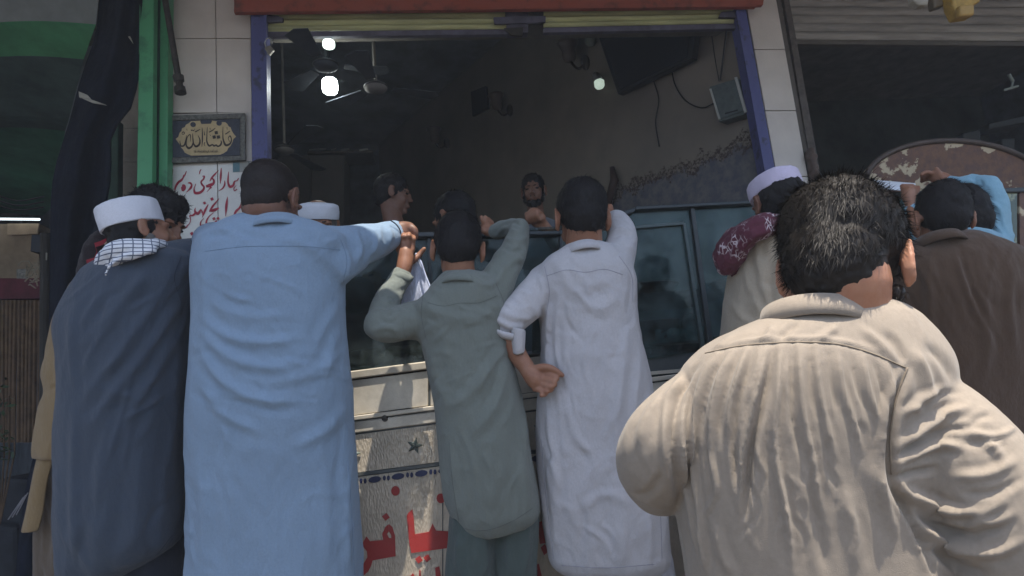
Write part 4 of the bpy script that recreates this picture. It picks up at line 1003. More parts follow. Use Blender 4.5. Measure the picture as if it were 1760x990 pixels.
def fold(me, strokes, gate=.15):
    """press drape folds into a garment: strokes = (points px, width px, height mm)"""
    co = get_co(me); no = get_no(me); px, py, dz = proj(co)
    vd = co - np.array(CAM); vd /= np.linalg.norm(vd, axis=1)[:, None]; fac = np.clip((-(no * vd).sum(1) - gate) * 3, 0, 1)
    disp = np.zeros(len(co))
    for st in strokes:
        pts, w, h = st[:3]
        a = spl(pts, max(8, len(pts) * 7)); best = np.full(len(co), 1e9); tt = np.zeros(len(co))
        bb = (px > a[:, 0].min() - 3 * w) & (px < a[:, 0].max() + 3 * w) & (py > a[:, 1].min() - 3 * w) & (py < a[:, 1].max() + 3 * w)
        ii = np.nonzero(bb)[0]
        if not len(ii): continue
        X, Y = px[ii], py[ii]; bd = np.full(len(ii), 1e9); bt = np.zeros(len(ii)); sg = np.zeros(len(ii))
        for k in range(len(a) - 1):
            p, q = a[k, :2], a[k + 1, :2]; v = q - p; L2 = v @ v + 1e-9
            t = np.clip(((X - p[0]) * v[0] + (Y - p[1]) * v[1]) / L2, 0, 1)
            ex_, ey_ = X - p[0] - t * v[0], Y - p[1] - t * v[1]; dd = np.hypot(ex_, ey_); m_ = dd < bd
            bd[m_] = dd[m_]; bt[m_] = (k + t[m_]) / (len(a) - 1)
        x = bd / w; prof = np.exp(-x ** 1.45 * 1.9) - .30 * np.exp(-(x - 1.35) ** 2 * 2.6)
        taper = np.clip(np.minimum(bt, 1 - bt) * 4 + .12, 0, 1)
        disp[ii] += prof * taper * h * .0014
    co += no * (disp * fac)[:, None]; set_co(me, co)
def crumple(me, amp=.004, sc=(9, 9, 3.5), seed=0, fine=.0012, drape=1.1):
    co = get_co(me); no = get_no(me); w = vnoise(co * 2.2, seed + 9)[:, None] * 1.2
    q = co * np.array(sc) + w
    n1 = 1 - np.abs(vnoise(q, seed)) * 2; n2 = 1 - np.abs(vnoise(q * 2.3 + 7, seed + 1)) * 2; n3 = vnoise(co * 70, seed + 2)
    n4 = 1 - np.abs(vnoise(co * np.array((13, 13, 1.3)) + w * .6, seed + 4)) * 2.4; low = np.clip((1.45 - co[:, 2]) * 2.0, 0, 1)
    n5 = np.maximum(0, 1 - np.abs(vnoise(q * 1.6 + 3, seed + 6)) * 5) - .2
    co += no * (n1 * amp * .6 + n2 * amp * .35 + n3 * fine + n4 * low * amp * drape + n5 * amp * .5)[:, None]; set_co(me, co)
from mathutils.bvhtree import BVHTree
def seam(pts, parent, me_src, r=.0011, mat=None, name='seam'):
    bv = BVHTree.FromPolygons([v.co[:] for v in me_src.vertices], [p.vertices[:] for p in me_src.polygons]); out = []
    for x, y in spl(pts, 46):
        rr_ = ray(x, y).normalized(); h = bv.ray_cast(CAM, rr_)
        if h[0] is not None and (not out or (h[0] - out[-1]).length < .08): out.append(h[0] - rr_ * .0006)
    if len(out) < 3: return
    g = Geo(); g.tube(out, r, 5); g.build(name, mat, parent, smooth=True)
def garment(name, geo, mat, parent, vox=.0065, smooth=6, strokes=(), amp=.004, sc=(9, 9, 3.5), seed=0, fine=.0005, drape=1.1, seams=(), smat=None, rand=()):
    me = bake(geo, vox, smooth, name); crumple(me, amp, sc, seed, fine, drape)
    allst = list(strokes)
    r_ = np.random.default_rng(seed + 100)
    for (x0, y0, x1, y1, n, ang, jit, ln_, w_, h_) in rand:
        for _ in range(n):
            x, y = r_.uniform(x0, x1), r_.uniform(y0, y1); a_ = R(ang + r_.normal() * jit); L_ = ln_ * r_.uniform(.5, 1.4); c_v = r_.normal() * .25 * L_
            dx, dy = math.cos(a_), math.sin(a_)
            allst.append(([(x - dx * L_ / 2, y - dy * L_ / 2), (x - dy * c_v * .5, y + dx * c_v * .5), (x + dx * L_ / 2, y + dy * L_ / 2)], w_ * r_.uniform(.6, 1.4), h_ * r_.uniform(-.9, 1.2)))
    if allst:
        fold(me, allst); bm = bmesh.new(); bm.from_mesh(me)
        for _ in range(2): bmesh.ops.smooth_vert(bm, verts=bm.verts, factor=.45, use_axis_x=True, use_axis_y=True, use_axis_z=True)
        bm.to_mesh(me); bm.free(); me.polygons.foreach_set('use_smooth', [True] * len(me.polygons))
    for s_ in seams: seam(s_, parent, me, .0008, smat)
    return link(name, me, mat, parent)
def strip(name, top, bot, th, mat, parent, n=24, bulge=0.0):
    """a cloth band between two pixel polylines (x, y, depth)"""
    a, b = spl(top, n), spl(bot, n); A_ = [P(*v) for v in a]; B_ = [P(*v) for v in b]; rings = []
    for i in range(n):
        back = FWD * th; m_ = (A_[i] + B_[i]) / 2 - FWD * bulge
        rings.append([A_[i], m_, B_[i], B_[i] + back, m_ + back, A_[i] + back])
    g = Geo(); g.loft(rings); me = g.mesh(name, True); o = link(name, me, mat, parent)
    md = o.modifiers.new('s', 'SUBSURF'); md.levels = md.render_levels = 1; return o
def legs(g, p, hip_z, r0=.07, r1=.05, spread=.10, foot=True, floor=ZP):
    for sx_ in (-1, 1):
        a = Vector((p.x, p.y, hip_z)) + RT * sx_ * spread * .8; b = Vector((p.x, p.y, (hip_z + floor) / 2)) + RT * sx_ * spread - FWD * .01; c = Vector((p.x, p.y, floor + .09)) + RT * sx_ * spread * 1.1
        g.chain([(a, r0), (b, (r0 + r1) * .5), (c, r1)], 14)
        if foot: g.sphere(c + Vector((0, 0, -.055)) + FWD * .06, (.045, .12, .035), Matrix((RT, FWD, UP)).transposed(), 14, 10)
def hand(g, palm, fingers, thumb=None):
    """palm: list (px,py,d,r px) chain; fingers: list of such chains"""
    limb(g, palm, 12, 3)
    for f in fingers: limb(g, f, 10, 3)
    if thumb: limb(g, thumb, 10, 3)
def eyes(parent, c, rot, s):
    m_e = M('eye_dark', (.02, .015, .012), .15)
    for sx_ in (-1, 1):
        g = Geo(); g.sphere(c + rot @ Vector((sx_ * .030 * s, .0765 * s, .004 * s)), (.0145 * s, .010 * s, .0060 * s), rot, 12, 8); g.build('eye', m_e, parent, smooth=True)
        g = Geo(); g.chain([(c + rot @ Vector((sx_ * (.014 + .011 * k) * s, (.0925 - .0032 * k * k) * s, (.021 + .0035 * k - .0018 * k * k) * s)), .0030 * s) for k in range(4)], 8); g.build('eyebrow', h_black, parent, smooth=True)
def cap(parent, name, c, rot, s, h, rx_, ry_, mat, tilt=0, z0=.03, top=.012, yoff=-.012, folds=0.0, seed=0):
    """soft round prayer cap in head space"""
    r2 = rot @ Matrix.Rotation(R(tilt), 3, 'X'); n = 56; rings = []
    prof = [(0, .985), (.1, 1.0), (.45, 1.01), (.9, .985), (1.0, .95)]
    for t, k in prof:
        rings.append([(math.cos(a * 2 * math.pi / n) * rx_ * k, math.sin(a * 2 * math.pi / n) * ry_ * k + yoff, z0 + h * t) for a in range(n)])
    for t, k in ((.3, .80), (.7, .5), (1., .15)):
        rings.append([(math.cos(a * 2 * math.pi / n) * rx_ * k, math.sin(a * 2 * math.pi / n) * ry_ * k + yoff, z0 + h + top * math.sin(t * math.pi / 2)) for a in range(n)])
    g = Geo(); g.loft([[c + r2 @ (Vector(p) * s) for p in r] for r in rings]); me = g.mesh(name, True)
    bm = bmesh.new(); bm.from_mesh(me); bmesh.ops.subdivide_edges(bm, edges=bm.edges, cuts=2, use_grid_fill=True); bm.to_mesh(me); bm.free()
    co = get_co(me); no = get_no(me); co += no * (vnoise(co * 30, seed) * .0022 + vnoise(co * 80, seed) * .0008)[:, None]; set_co(me, co)
    me.polygons.foreach_set('use_smooth', [True] * len(me.polygons)); return link(name, me, mat, parent)
def person(px, py, d, label, floor=ZP):
    q = P(px, py, d); return empty('person', (q.x, q.y, floor), label, 'person')
def body(parent, g, mat, vox=.0055, smooth=3):
    return link('body', bake(g, vox, smooth, 'body', .5, .4), mat, parent)

def collar(parent, x, y, d, rx, h, mat, ry=.062, roll=0, th=.005, lean=.02, flare=1.03, dip=.012, part='collar'):
    """standing band collar round the neck: x, y = middle of its top edge at the nape"""
    sc = d / FPX; n = 48; q = Matrix.Rotation(R(roll), 3, FWD); c0 = P(x, y, d); rings = [[] for _ in range(6)]
    for k in range(n):
        a = 2 * math.pi * k / n; ca, sa = math.cos(a), math.sin(a); dr = -dip * (1 + sa)          # lower towards the throat
        for j, (t, o) in enumerate(((0, .002), (.5, .0035), (1, 0), (1, -th), (.5, -th), (0, -th))):
            z = (1 - t) * -h * sc; f = flare + (1 - flare) * t
            v = RT * ca * (rx * sc * f + o) + FWD * (sa * (ry * f + o) + ry * .9 + lean * t - lean) + UP * (z + dr)
            rings[j].append(c0 + q @ v)
    g = Geo(); m = 6
    vs = [p for r in rings for p in r]; fs = []
    for j in range(m):
        for k in range(n): fs.append((j * n + k, ((j + 1) % m) * n + k, ((j + 1) % m) * n + (k + 1) % n, j * n + (k + 1) % n))
    g.add(vs, fs); return g.build(part, mat, parent, smooth=True)
c_blue = cloth('cloth_light_blue', (.215, .300, .405)); c_white = cloth('cloth_white', (.47, .46, .475)); c_green = cloth('cloth_grey_green', (.165, .185, .165))
c_navy = cloth('cloth_navy', (.050, .066, .093)); c_khaki = cloth('cloth_khaki', (.26, .18, .09)); c_beige = cloth('cloth_beige', (.29, .242, .19), fold=.35)
c_beige2 = cloth('cloth_pale_beige', (.36, .305, .23)); c_brown = cloth('cloth_brown', (.075, .046, .029)); c_cyan = cloth('cloth_sky_blue', (.22, .40, .50))
c_capw = cloth('cap_white', (.60, .61, .66), fold=.25); c_lav = cloth('cap_lavender', (.50, .45, .57), fold=.25); c_dgr = cloth('cloth_dark_green', (.070, .092, .085))
c_trous = cloth('cloth_tan_trouser', (.13, .095, .065)); c_grey = cloth('cloth_dim_grey', (.16, .17, .15))
m_seam = M('seam_dark', (.03, .035, .05), .9)

# ------------------------------------------------------------ blue shirted man
d = 1.85; e = person(468, 700, d, 'broad man with shaved head in a light blue kameez leaning on the counter')
rows = [(372, 428, 500), (384, 392, 545), (398, 356, 585), (415, 342, 597), (450, 338, 592), (500, 340, 588), (560, 342, 590), (620, 338, 596), (680, 332, 602), (740, 329, 604), (800, 330, 608), (880, 331, 614), (940, 331, 617), (1000, 331, 619), (1120, 333, 622)]
th = [.07, .09, .11, .125, .15, .165, .17, .175, .18, .175, .165, .16, .16, .16, .16]
g = Geo(); loft_rows(g, rows, d, th)
limb(g, [(545, 428, d, 40), (600, 425, 1.93, 37), (650, 412, 2.04, 29), (678, 402, 2.13, 23)]); limb(g, [(570, 455, d, 40), (610, 440, 1.92, 26)])
limb(g, [(372, 425, d, 34), (366, 415, 2.0, 32), (372, 408, 2.2, 24)])
strk = [([(346, 545), (384, 575), (450, 588), (520, 582)], 11, 7), ([(343, 572), (390, 612), (450, 630), (530, 628)], 12, 8), ([(341, 596), (384, 655), (440, 684), (520, 690)], 12, 8), ([(338, 640), (380, 705), (450, 745)], 12, 6), ([(345, 500), (380, 530), (440, 545), (500, 540)], 12, 4),
        ([(594, 600), (540, 640), (470, 655)], 13, 5), ([(600, 690), (560, 740), (500, 770)], 14, 5), ([(586, 480), (560, 445), (520, 420), (480, 408)], 13, 5), ([(420, 398), (400, 440), (395, 500)], 14, 3),
        ([(590, 420), (600, 450), (588, 490)], 8, 5), ([(612, 400), (620, 430), (610, 455)], 7, 5), ([(640, 392), (648, 415), (640, 440)], 7, 4.5), ([(662, 386), (672, 405), (664, 425)], 6, 4),
        ([(585, 520), (560, 560), (540, 600)], 12, 4), ([(588, 560), (570, 600), (560, 660)], 12, 4), ([(340, 760), (350, 860), (348, 990)], 14, 6), ([(600, 780), (596, 880), (604, 990)], 14, 7), ([(560, 800), (566, 900), (560, 990)], 18, 4), ([(400, 800), (396, 900), (400, 990)], 22, 3),
        ([(352, 400), (372, 392), (400, 396)], 6, 4), ([(350, 412), (380, 404), (412, 410)], 6, -4), ([(400, 392), (420, 402), (470, 412)], 6, -3), ([(355, 450), (352, 520), (356, 560)], 10, 4)]
garment('kameez', g, c_blue, e, .0065, 7, strk, .0045, (7, 7, 5), 3, seams=[[(352, 432), (420, 424), (470, 423), (530, 424), (585, 430)], [(586, 412), (596, 445), (590, 485)], [(598, 790), (604, 880), (609, 988)]], smat=M('seam_blue', (.14, .21, .30), .9), rand=[(350, 480, 590, 700, 34, 22, 14, 70, 6, 3.2), (400, 400, 560, 480, 12, -20, 25, 50, 6, 2.4), (345, 700, 600, 985, 22, 86, 12, 110, 7, 3.0), (600, 390, 680, 450, 8, 80, 15, 35, 4.5, 3.2)])
c = P(467, 347, d); rot = head_rot(-14, 12, 4); s = 1.02
g = Geo(); head_prims(g, c, rot, s); neck(g, c, rot, s, P(466, 396, d), .060, .068)
g.chain([(P(466, 410, d), .10), (P(466, 640, d), .12)], 16)
g.chain([(P(400, 430, d), .05), (P(545, 428, d), .05)], 14); limb(g, [(545, 428, d, 22), (650, 412, 2.04, 18), (690, 400, 2.12, 13)])
hand(g, [(680, 400, 2.11, 14), (692, 394, 2.13, 14), (702, 394, 2.15, 13)], [[(704, 389, 2.14, 7), (712, 395, 2.13, 6.5), (714, 408, 2.13, 5.5)], [(702, 393, 2.17, 7), (709, 400, 2.17, 6), (711, 410, 2.17, 5)], [(698, 396, 2.2, 7), (705, 404, 2.2, 6), (706, 412, 2.2, 5)], [(694, 397, 2.22, 6), (699, 406, 2.22, 5), (700, 412, 2.22, 4)]], [(692, 402, 2.12, 7), (700, 408, 2.12, 6), (706, 412, 2.13, 5)])
legs(g, P(468, 1000, d), P(468, 900, d).z); body(e, g, s_dark, .0045, 2)
make_hair(e, c, rot, s, 'buzz', hair_mat('hair_buzz', (.018, .013, .012), .6), 1500, .006, .0007, .5, 2, wave=.5, rough=.0008)
collar(e, 463, 366, d - .092, 44, 22, c_blue, .060, -3)
g = Geo(); a = spl([(671, 379, 2.05), (681, 386, 2.06), (688, 396, 2.07), (690, 407, 2.08)], 12); g.tube([P(*v) - FWD * .006 for v in a], .0022, 6); g.build('cuff_seam', m_seam, e)
g = Geo(); legs(g, P(468, 1000, d), P(468, 940, d).z, .13, .10, .11, False); garment('shalwar', g, c_blue, e, .012, 4, (), .006)

# ------------------------------------------------------------ navy man with white cap
d = 1.87; e = person(215, 700, d, 'bearded man in a navy kameez and white prayer cap leaning in from the left')
rows = [(432, 232, 318), (445, 190, 338), (462, 160, 336), (485, 143, 332), (515, 126, 326), (550, 115, 320), (620, 121, 316), (680, 124, 312), (740, 117, 308), (800, 113, 306), (860, 112, 304), (905, 111, 302), (935, 110, 296), (960, 110, 270), (985, 111, 225), (1010, 113, 190)]
g = Geo(); loft_rows(g, rows, d, [.06, .09, .11, .13, .145, .16, .165, .165, .165, .16, .155, .15, .14, .13, .11, .08], ex=2.2)
limb(g, [(275, 452, d, 34), (318, 440, 1.95, 30), (345, 430, 2.06, 22), (370, 424, 2.16, 16)])
strk = [([(300, 470), (240, 560), (180, 640), (140, 690)], 14, 7), ([(320, 500), (270, 580), (200, 670), (150, 740)], 13, 7), ([(322, 540), (290, 600), (240, 690), (200, 760)], 13, 6), ([(262, 455), (210, 520), (150, 590)], 13, 6), ([(124, 520), (122, 600), (130, 680)], 10, 5), ([(310, 600), (300, 700), (296, 820)], 14, 5), ([(180, 740), (170, 850), (165, 980)], 18, 5), ([(240, 760), (236, 860), (226, 960)], 20, 5), ([(128, 700), (126, 820), (125, 960)], 10, 5), ([(330, 425), (325, 450), (312, 480)], 8, 4), ([(345, 420), (340, 440), (330, 460)], 7, 4)]
garment('kameez', g, c_navy, e, .0065, 7, strk, .005, (6, 6, 4), 5, seams=[[(312, 440), (300, 475), (312, 520)], [(296, 920), (268, 955), (225, 985)]], smat=M('seam_navy', (.018, .025, .045), .9), rand=[(140, 480, 310, 700, 26, 125, 12, 100, 7, 4), (125, 700, 290, 960, 16, 92, 8, 130, 8, 4)])
c = P(243, 403, d + .02); rot = head_rot(-50, -10, -4); s = .86
g = Geo(); head_prims(g, c, rot, s); neck(g, c, rot, s, P(232, 450, d), .058, .07)
g.chain([(P(230, 465, d), .09), (P(225, 640, d), .12)], 16); limb(g, [(275, 450, d, 20), (345, 430, 2.06, 14), (385, 420, 2.2, 11)])
hand(g, [(385, 420, 2.2, 11), (397, 417, 2.24, 11)], [[(404, 412, 2.26, 5), (412, 414, 2.28, 4), (416, 420, 2.28, 4)], [(405, 416, 2.26, 5), (413, 419, 2.28, 4), (417, 424, 2.28, 4)], [(404, 420, 2.26, 5), (411, 424, 2.28, 4), (414, 428, 2.28, 4)], [(402, 424, 2.26, 4), (408, 428, 2.28, 4), (410, 431, 2.28, 3.5)]], [(396, 424, 2.24, 5), (402, 430, 2.26, 4), (406, 432, 2.26, 4)])
legs(g, P(215, 1000, d + .05), P(215, 900, d).z, .05, .04, .07); body(e, g, s_brown)
make_hair(e, c, rot, s, 'undercap', h_black, 700, .014, .001, .2, 3)
cap(e, 'prayer_cap', c, rot, s,   .085, .088, .104, c_capw, 5, .030, .018, -.018, seed=2)
# grey beard
g = Geo()
for x, y, z, r in ((.0, .078, -.098, .024), (.03, .06, -.085, .022), (-.03, .06, -.085, .022), (.052, .03, -.062, .02), (-.052, .03, -.062, .02), (.066, .008, -.035, .014), (-.066, .008, -.035, .014), (0, .085, -.048, .010)): g.sphere(c + rot @ Vector((x, y, z)), (r, r, r * 1.25), rot, 12, 8)
me = bake(g, .004, 2); g2 = Geo(); strands(g2, me, c, rot, s, 900, .016, .0008, lambda lp: (0, .2, -1), .3, 4)
m2 = g2.mesh('x'); bm = bmesh.new(); bm.from_mesh(me); bm.from_mesh(m2); bm.to_mesh(me); bm.free(); link('beard', me, h_grey, e)
m_scw, nt, b_ = nodes_mat('scarf_white')
v = nt.nodes.new('ShaderNodeTexBrick'); v.inputs['Scale'].default_value = 22; v.inputs['Mortar Size'].default_value = .035; v.inputs['Color1'].default_value = v.inputs['Color2'].default_value = (.62, .64, .68, 1); v.inputs['Mortar'].default_value = (.10, .12, .17, 1); v.offset = 0
gp_ = nt.nodes.new('ShaderNodeNewGeometry'); mp = nt.nodes.new('ShaderNodeMapping'); mp.inputs['Rotation'].default_value = (R(90), R(35), 0); nt.links.new(gp_.outputs['Position'], mp.inputs[0]); nt.links.new(mp.outputs[0], v.inputs['Vector'])
nt.links.new(v.outputs[0], b_.inputs['Base Color']); b_.inputs['Roughness'].default_value = .9; bump(nt, b_, tex_noise(nt, 60, 3), .5, .006); MATS['scw'] = m_scw
g = Geo(); limb(g, [(172, 470, d - .06, 9), (178, 448, d - .09, 12), (200, 430, d - .12, 14), (228, 423, d - .12, 13), (255, 421, d - .10, 11), (280, 420, d - .05, 8)]); limb(g, [(178, 462, d - .08, 7), (200, 446, d - .12, 9), (232, 436, d - .13, 9), (262, 428, d - .11, 7)]); limb(g, [(200, 446, d - .14, 3), (188, 458, d - .15, 3), (181, 472, d - .15, 2)])
garment('scarf', g, m_scw, e, .005, 3, [([(176, 460), (205, 438), (260, 426)], 4, -4)], .005, (22, 22, 22), 6)
g = Geo(); legs(g, P(215, 1000, d + .05), P(215, 960, d).z, .11, .09, .10, False); garment('shalwar', g, cloth('cloth_navy_dark', (.016, .02, .03)), e, .012, 4, (), .006)

# ------------------------------------------------------------ khaki young man seen in profile behind the navy man
d = 2.12; e = person(150, 800, d, 'young man with curly hair in profile wearing a khaki kameez behind the navy man')
g = Geo(); loft_rows(g, [(440, 190, 290), (470, 150, 300), (520, 118, 300), (560, 102, 290), (610, 93, 280), (655, 86, 270), (668, 92, 268), (700, 82, 262), (735, 76, 262), (772, 68, 262), (785, 68, 262)], d, [.07, .1, .12, .13, .13, .13, .13, .13, .13, .12, .12], steps=34)
strip('kameez_tail', [(74, 735, d - .07), (66, 770, d - .07), (57, 805, d - .075), (50, 840, d - .08), (42, 880, d - .08), (33, 918, d - .085)], [(125, 735, d - .09), (102, 775, d - .085), (88, 805, d - .085), (80, 840, d - .08), (75, 880, d - .08), (66, 914, d - .085)], .005, c_khaki, e, 30, .012)
garment('kameez', g, c_khaki, e, .006, 5, [([(86, 668), (105, 664), (122, 668)], 5, -7), ([(96, 600), (100, 640), (98, 660)], 7, 4), ([(112, 740), (95, 765), (84, 800)], 7, -4), ([(90, 700), (104, 720), (118, 760)], 8, 4)], .003, (8, 8, 6), 8)
c = P(266, 388, 2.06); rot = head_rot(-96, 18, 0); s = .96
g = Geo(); head_prims(g, c, rot, s, True); neck(g, c, rot, s, P(238, 436, 2.08), .05, .058); g.chain([(P(225, 470, d), .08), (P(180, 640, d), .11)], 16)
limb(g, [(230, 470, 2.1, 20), (290, 470, 2.2, 16), (350, 450, 2.32, 13)]); hand(g, [(350, 450, 2.32, 11), (362, 446, 2.34, 11)], [[(368, 440 + 4 * k, 2.36, 4.5), (376, 442 + 4 * k, 2.37, 4), (380, 446 + 4 * k, 2.37, 4)] for k in range(4)], [(360, 454, 2.34, 5), (368, 460, 2.35, 4), (373, 461, 2.35, 4)])
legs(g, P(122, 1000, d + .03), P(122, 860, d).z, .05, .035, .045); body(e, g, s_brown, .0048)
make_hair(e, c, rot, s, 'full', h_black, 2200, .016, .0011, .6, 5, wave=.9, rough=.006, keep=lambda lp: lp.z > -.02)
eyes(e, c, rot, s)
g = Geo()
for x0, x1 in ((74, 112), (98, 150)): loft_rows(g, [(750, x0, x1 + 10), (850, x0 - 4, x1 + 4), (1000, x0 - 8, x1), (1150, x0 - 8, x1 - 4)], d + .02, .09, steps=20)
garment('shalwar', g, c_trous, e, .008, 5, [([(82, 780), (78, 880), (74, 990)], 6, 6), ([(98, 780), (96, 880), (92, 990)], 6, 6), ([(110, 800), (108, 900), (106, 990)], 6, 5)], .005, (14, 14, 2), 8)
m_shawl = cloth('shawl_black', (.018, .012, .014)); m_shr = cloth('shawl_red', (.26, .022, .035))
g = Geo(); loft_rows(g, [(398, 168, 190), (415, 158, 196), (440, 146, 200), (470, 138, 190), (500, 136, 175), (530, 134, 160)], d - .16, .05, steps=20); limb(g, [(175, 410, d - .1, 14), (220, 425, d - .02, 16), (260, 440, d, 12)])
sh = garment('shawl', g, m_shawl, e, .007, 4, (), .006, (14, 14, 14), 4)
g = Geo(); zz = [(186, 411), (172, 418), (162, 421), (166, 436), (162, 446), (148, 450), (150, 462), (150, 470), (138, 473)]
g.loft([[P(x, y - 3.4, d - .235), P(x + 2.5, y + 3.4, d - .235), P(x + 2.5, y + 3.4, d - .225), P(x, y - 3.4, d - .225)] for x, y in zz]); g.build('embroidery', m_shr, sh)
g = Geo()
for a_, b_2 in (((180, 420), (185, 414)), ((168, 440), (174, 430)), ((158, 456), (165, 445)), ((150, 472), (155, 462))): g.tube([P(*a_, d - .24), P(*b_2, d - .24)], .0022, 6)
g.build('border_stitch', M('stitch_cream', (.42, .36, .28), .9), sh)

# ------------------------------------------------------------ boy in grey green
d = 1.95; e = person(820, 800, d, 'boy in a grey green kameez reaching up to the counter with both hands')
rows = [(468, 765, 822), (480, 752, 850), (497, 740, 866), (515, 722, 870), (537, 706, 872), (560, 712, 872), (600, 727, 876), (650, 737, 889), (700, 747, 900), (760, 755, 908), (820, 760, 920), (868, 768, 927), (886, 776, 926), (905, 786, 900), (920, 798, 858)]
g = Geo(); loft_rows(g, rows, d, [.05, .08, .10, .11, .115, .12, .12, .125, .13, .13, .13, .125, .12, .10, .07], ex=2.2)
limb(g, [(745, 550, d, 37), (700, 552, 1.92, 32), (660, 560, 1.90, 28), (652, 556, 1.90, 27)]); limb(g, [(655, 556, 1.90, 27), (662, 525, 1.96, 24), (676, 500, 2.01, 20), (690, 476, 2.05, 19)])
limb(g, [(842, 505, d, 34), (868, 462, 1.98, 28), (888, 415, 2.03, 21), (893, 394, 2.07, 17)]); limb(g, [(893, 391, 2.07, 17), (874, 392, 2.14, 16), (853, 398, 2.18, 14)])
strk = [([(700, 500), (760, 540), (820, 545), (866, 520)], 14, 5), ([(880, 560), (840, 640), (790, 690), (762, 700)], 14, 6), ([(878, 590), (850, 700), (800, 760)], 13, 5), ([(730, 585), (745, 640), (770, 700)], 12, 5), ([(722, 570), (700, 590), (660, 585)], 7, -5), ([(640, 570), (660, 562), (690, 572)], 6, 5), ([(650, 545), (670, 555), (690, 540)], 5, -6), ([(645, 530), (668, 536), (684, 526)], 5, 5), ([(660, 510), (676, 520), (692, 512)], 5, 4), ([(668, 492), (682, 500), (700, 494)], 5, -3.5),
        ([(800, 470), (840, 490), (870, 470)], 7, 5), ([(850, 480), (880, 450), (905, 440)], 7, 5), ([(862, 425), (884, 432), (905, 425)], 5, -5), ([(870, 410), (890, 415), (908, 405)], 5, 5), ([(862, 388), (880, 382), (900, 388)], 4, -5), ([(850, 408), (868, 392), (892, 400)], 4, 5), ([(774, 760), (780, 830), (790, 900)], 9, 5), ([(905, 700), (900, 800), (908, 880)], 12, 6), ([(840, 760), (846, 830), (836, 890)], 16, 4), ([(770, 880), (790, 905), (800, 920)], 4, -4), ([(820, 560), (835, 600), (830, 660)], 16, 4)]
garment('kameez', g, c_green, e, .006, 6, strk, .0045, (9, 9, 6), 12, seams=[[(728, 500), (724, 540), (732, 580)], [(852, 486), (866, 520), (868, 560)], [(735, 520), (762, 526), (790, 521), (825, 520), (855, 508)], [(772, 760), (778, 830), (790, 905)], [(784, 906), (830, 912), (880, 896), (915, 874)]], smat=M('seam_green', (.11, .122, .11), .9), rand=[(720, 560, 870, 720, 24, -40, 20, 65, 5.5, 3.2), (715, 480, 860, 560, 14, 20, 25, 45, 5, 2.6), (770, 700, 900, 880, 16, 84, 12, 100, 6, 3.2), (640, 500, 720, 590, 14, 15, 20, 34, 4, 3.2), (850, 390, 900, 470, 10, 10, 20, 30, 4, 3)])
c = P(787, 432, d + .02); rot = head_rot(5, 14, 6); s = .97
g = Geo(); head_prims(g, c, rot, s); neck(g, c, rot, s, P(792, 484, d), .050, .055); g.chain([(P(800, 510, d), .08), (P(815, 640, d), .09)], 16)
limb(g, [(742, 540, d, 18), (662, 554, 1.9, 14)]); limb(g, [(662, 554, 1.9, 12), (680, 505, 2.0, 8), (691, 475, 2.05, 10)]); limb(g, [(842, 505, d, 18), (868, 460, 1.98, 14), (890, 402, 2.06, 8)]); limb(g, [(890, 402, 2.06, 8), (888, 396, 2.10, 8), (845, 398, 2.19, 9)])
hand(g, [(691, 475, 2.05, 12.5), (695, 458, 2.06, 14), (697, 444, 2.075, 14.5), (697, 436, 2.08, 14)],
     [[(684.5, 430, 2.085, 4.8), (684, 417, 2.09, 4.6), (686, 406, 2.125, 4.2), (687, 405, 2.15, 3.8)], [(693, 428, 2.075, 5), (692.5, 413, 2.08, 4.7), (694.5, 403, 2.12, 4.3), (695, 403, 2.15, 4)], [(701.5, 428, 2.075, 5), (701.5, 412, 2.08, 4.7), (703, 402, 2.12, 4.3), (703, 402, 2.15, 4)], [(709, 430, 2.08, 4.7), (710, 417, 2.09, 4.4), (711, 407, 2.125, 4), (711, 406, 2.15, 3.6)]], [(704, 452, 2.085, 6.5), (715, 444, 2.10, 5.5), (723, 435, 2.11, 4.8), (729, 428, 2.11, 4.2)])
hand(g, [(850, 398, 2.19, 10), (840, 396, 2.2, 11), (834, 392, 2.21, 10)], [[(833, 386, 2.2, 4.5), (829, 378, 2.19, 4), (827, 373, 2.19, 3.6)], [(838, 385, 2.21, 4.5), (836, 377, 2.2, 4), (834, 373, 2.2, 3.6)], [(843, 387, 2.22, 4.5), (841, 380, 2.22, 4), (839, 376, 2.22, 3.6)], [(847, 390, 2.23, 4), (846, 384, 2.23, 3.6), (845, 380, 2.23, 3.2)]], [(834, 399, 2.19, 5), (826, 395, 2.18, 4.3), (822, 390, 2.18, 4)])
legs(g, P(845, 1000, d + .03), P(845, 880, d).z, .045, .035, .07); body(e, g, s_brown, .0038, 2)
make_hair(e, c, rot, s, 'short', h_black, 3800, .018, .0007, .16, 8, keep=lambda lp: lp.z > -.065, wave=.25)
collar(e, 791, 467, d - .078, 33, 17, c_green, .052, 6)
strip('cuff', [(672, 466, 2.03), (690, 464, 2.02), (712, 475, 2.04)], [(666, 478, 2.01), (688, 482, 2.0), (704, 486, 2.02)], .03, c_green, e, 10, .004)
g = Geo()
loft_rows(g, [(880, 772, 850), (940, 768, 850), (1000, 768, 848), (1150, 772, 845)], d, .09, steps=20); loft_rows(g, [(860, 846, 925), (940, 850, 924), (1000, 852, 922), (1150, 850, 915)], d + .02, .09, steps=20)
garment('shalwar', g, c_dgr, e, .007, 5, [([(790, 920), (786, 960), (790, 990)], 8, 6), ([(830, 930), (836, 960), (830, 990)], 8, 6), ([(880, 890), (874, 940), (880, 990)], 9, 6), ([(905, 890), (908, 940), (900, 990)], 7, 5), ([(812, 925), (808, 960), (812, 990)], 6, -5)], .006, (12, 12, 3), 13)
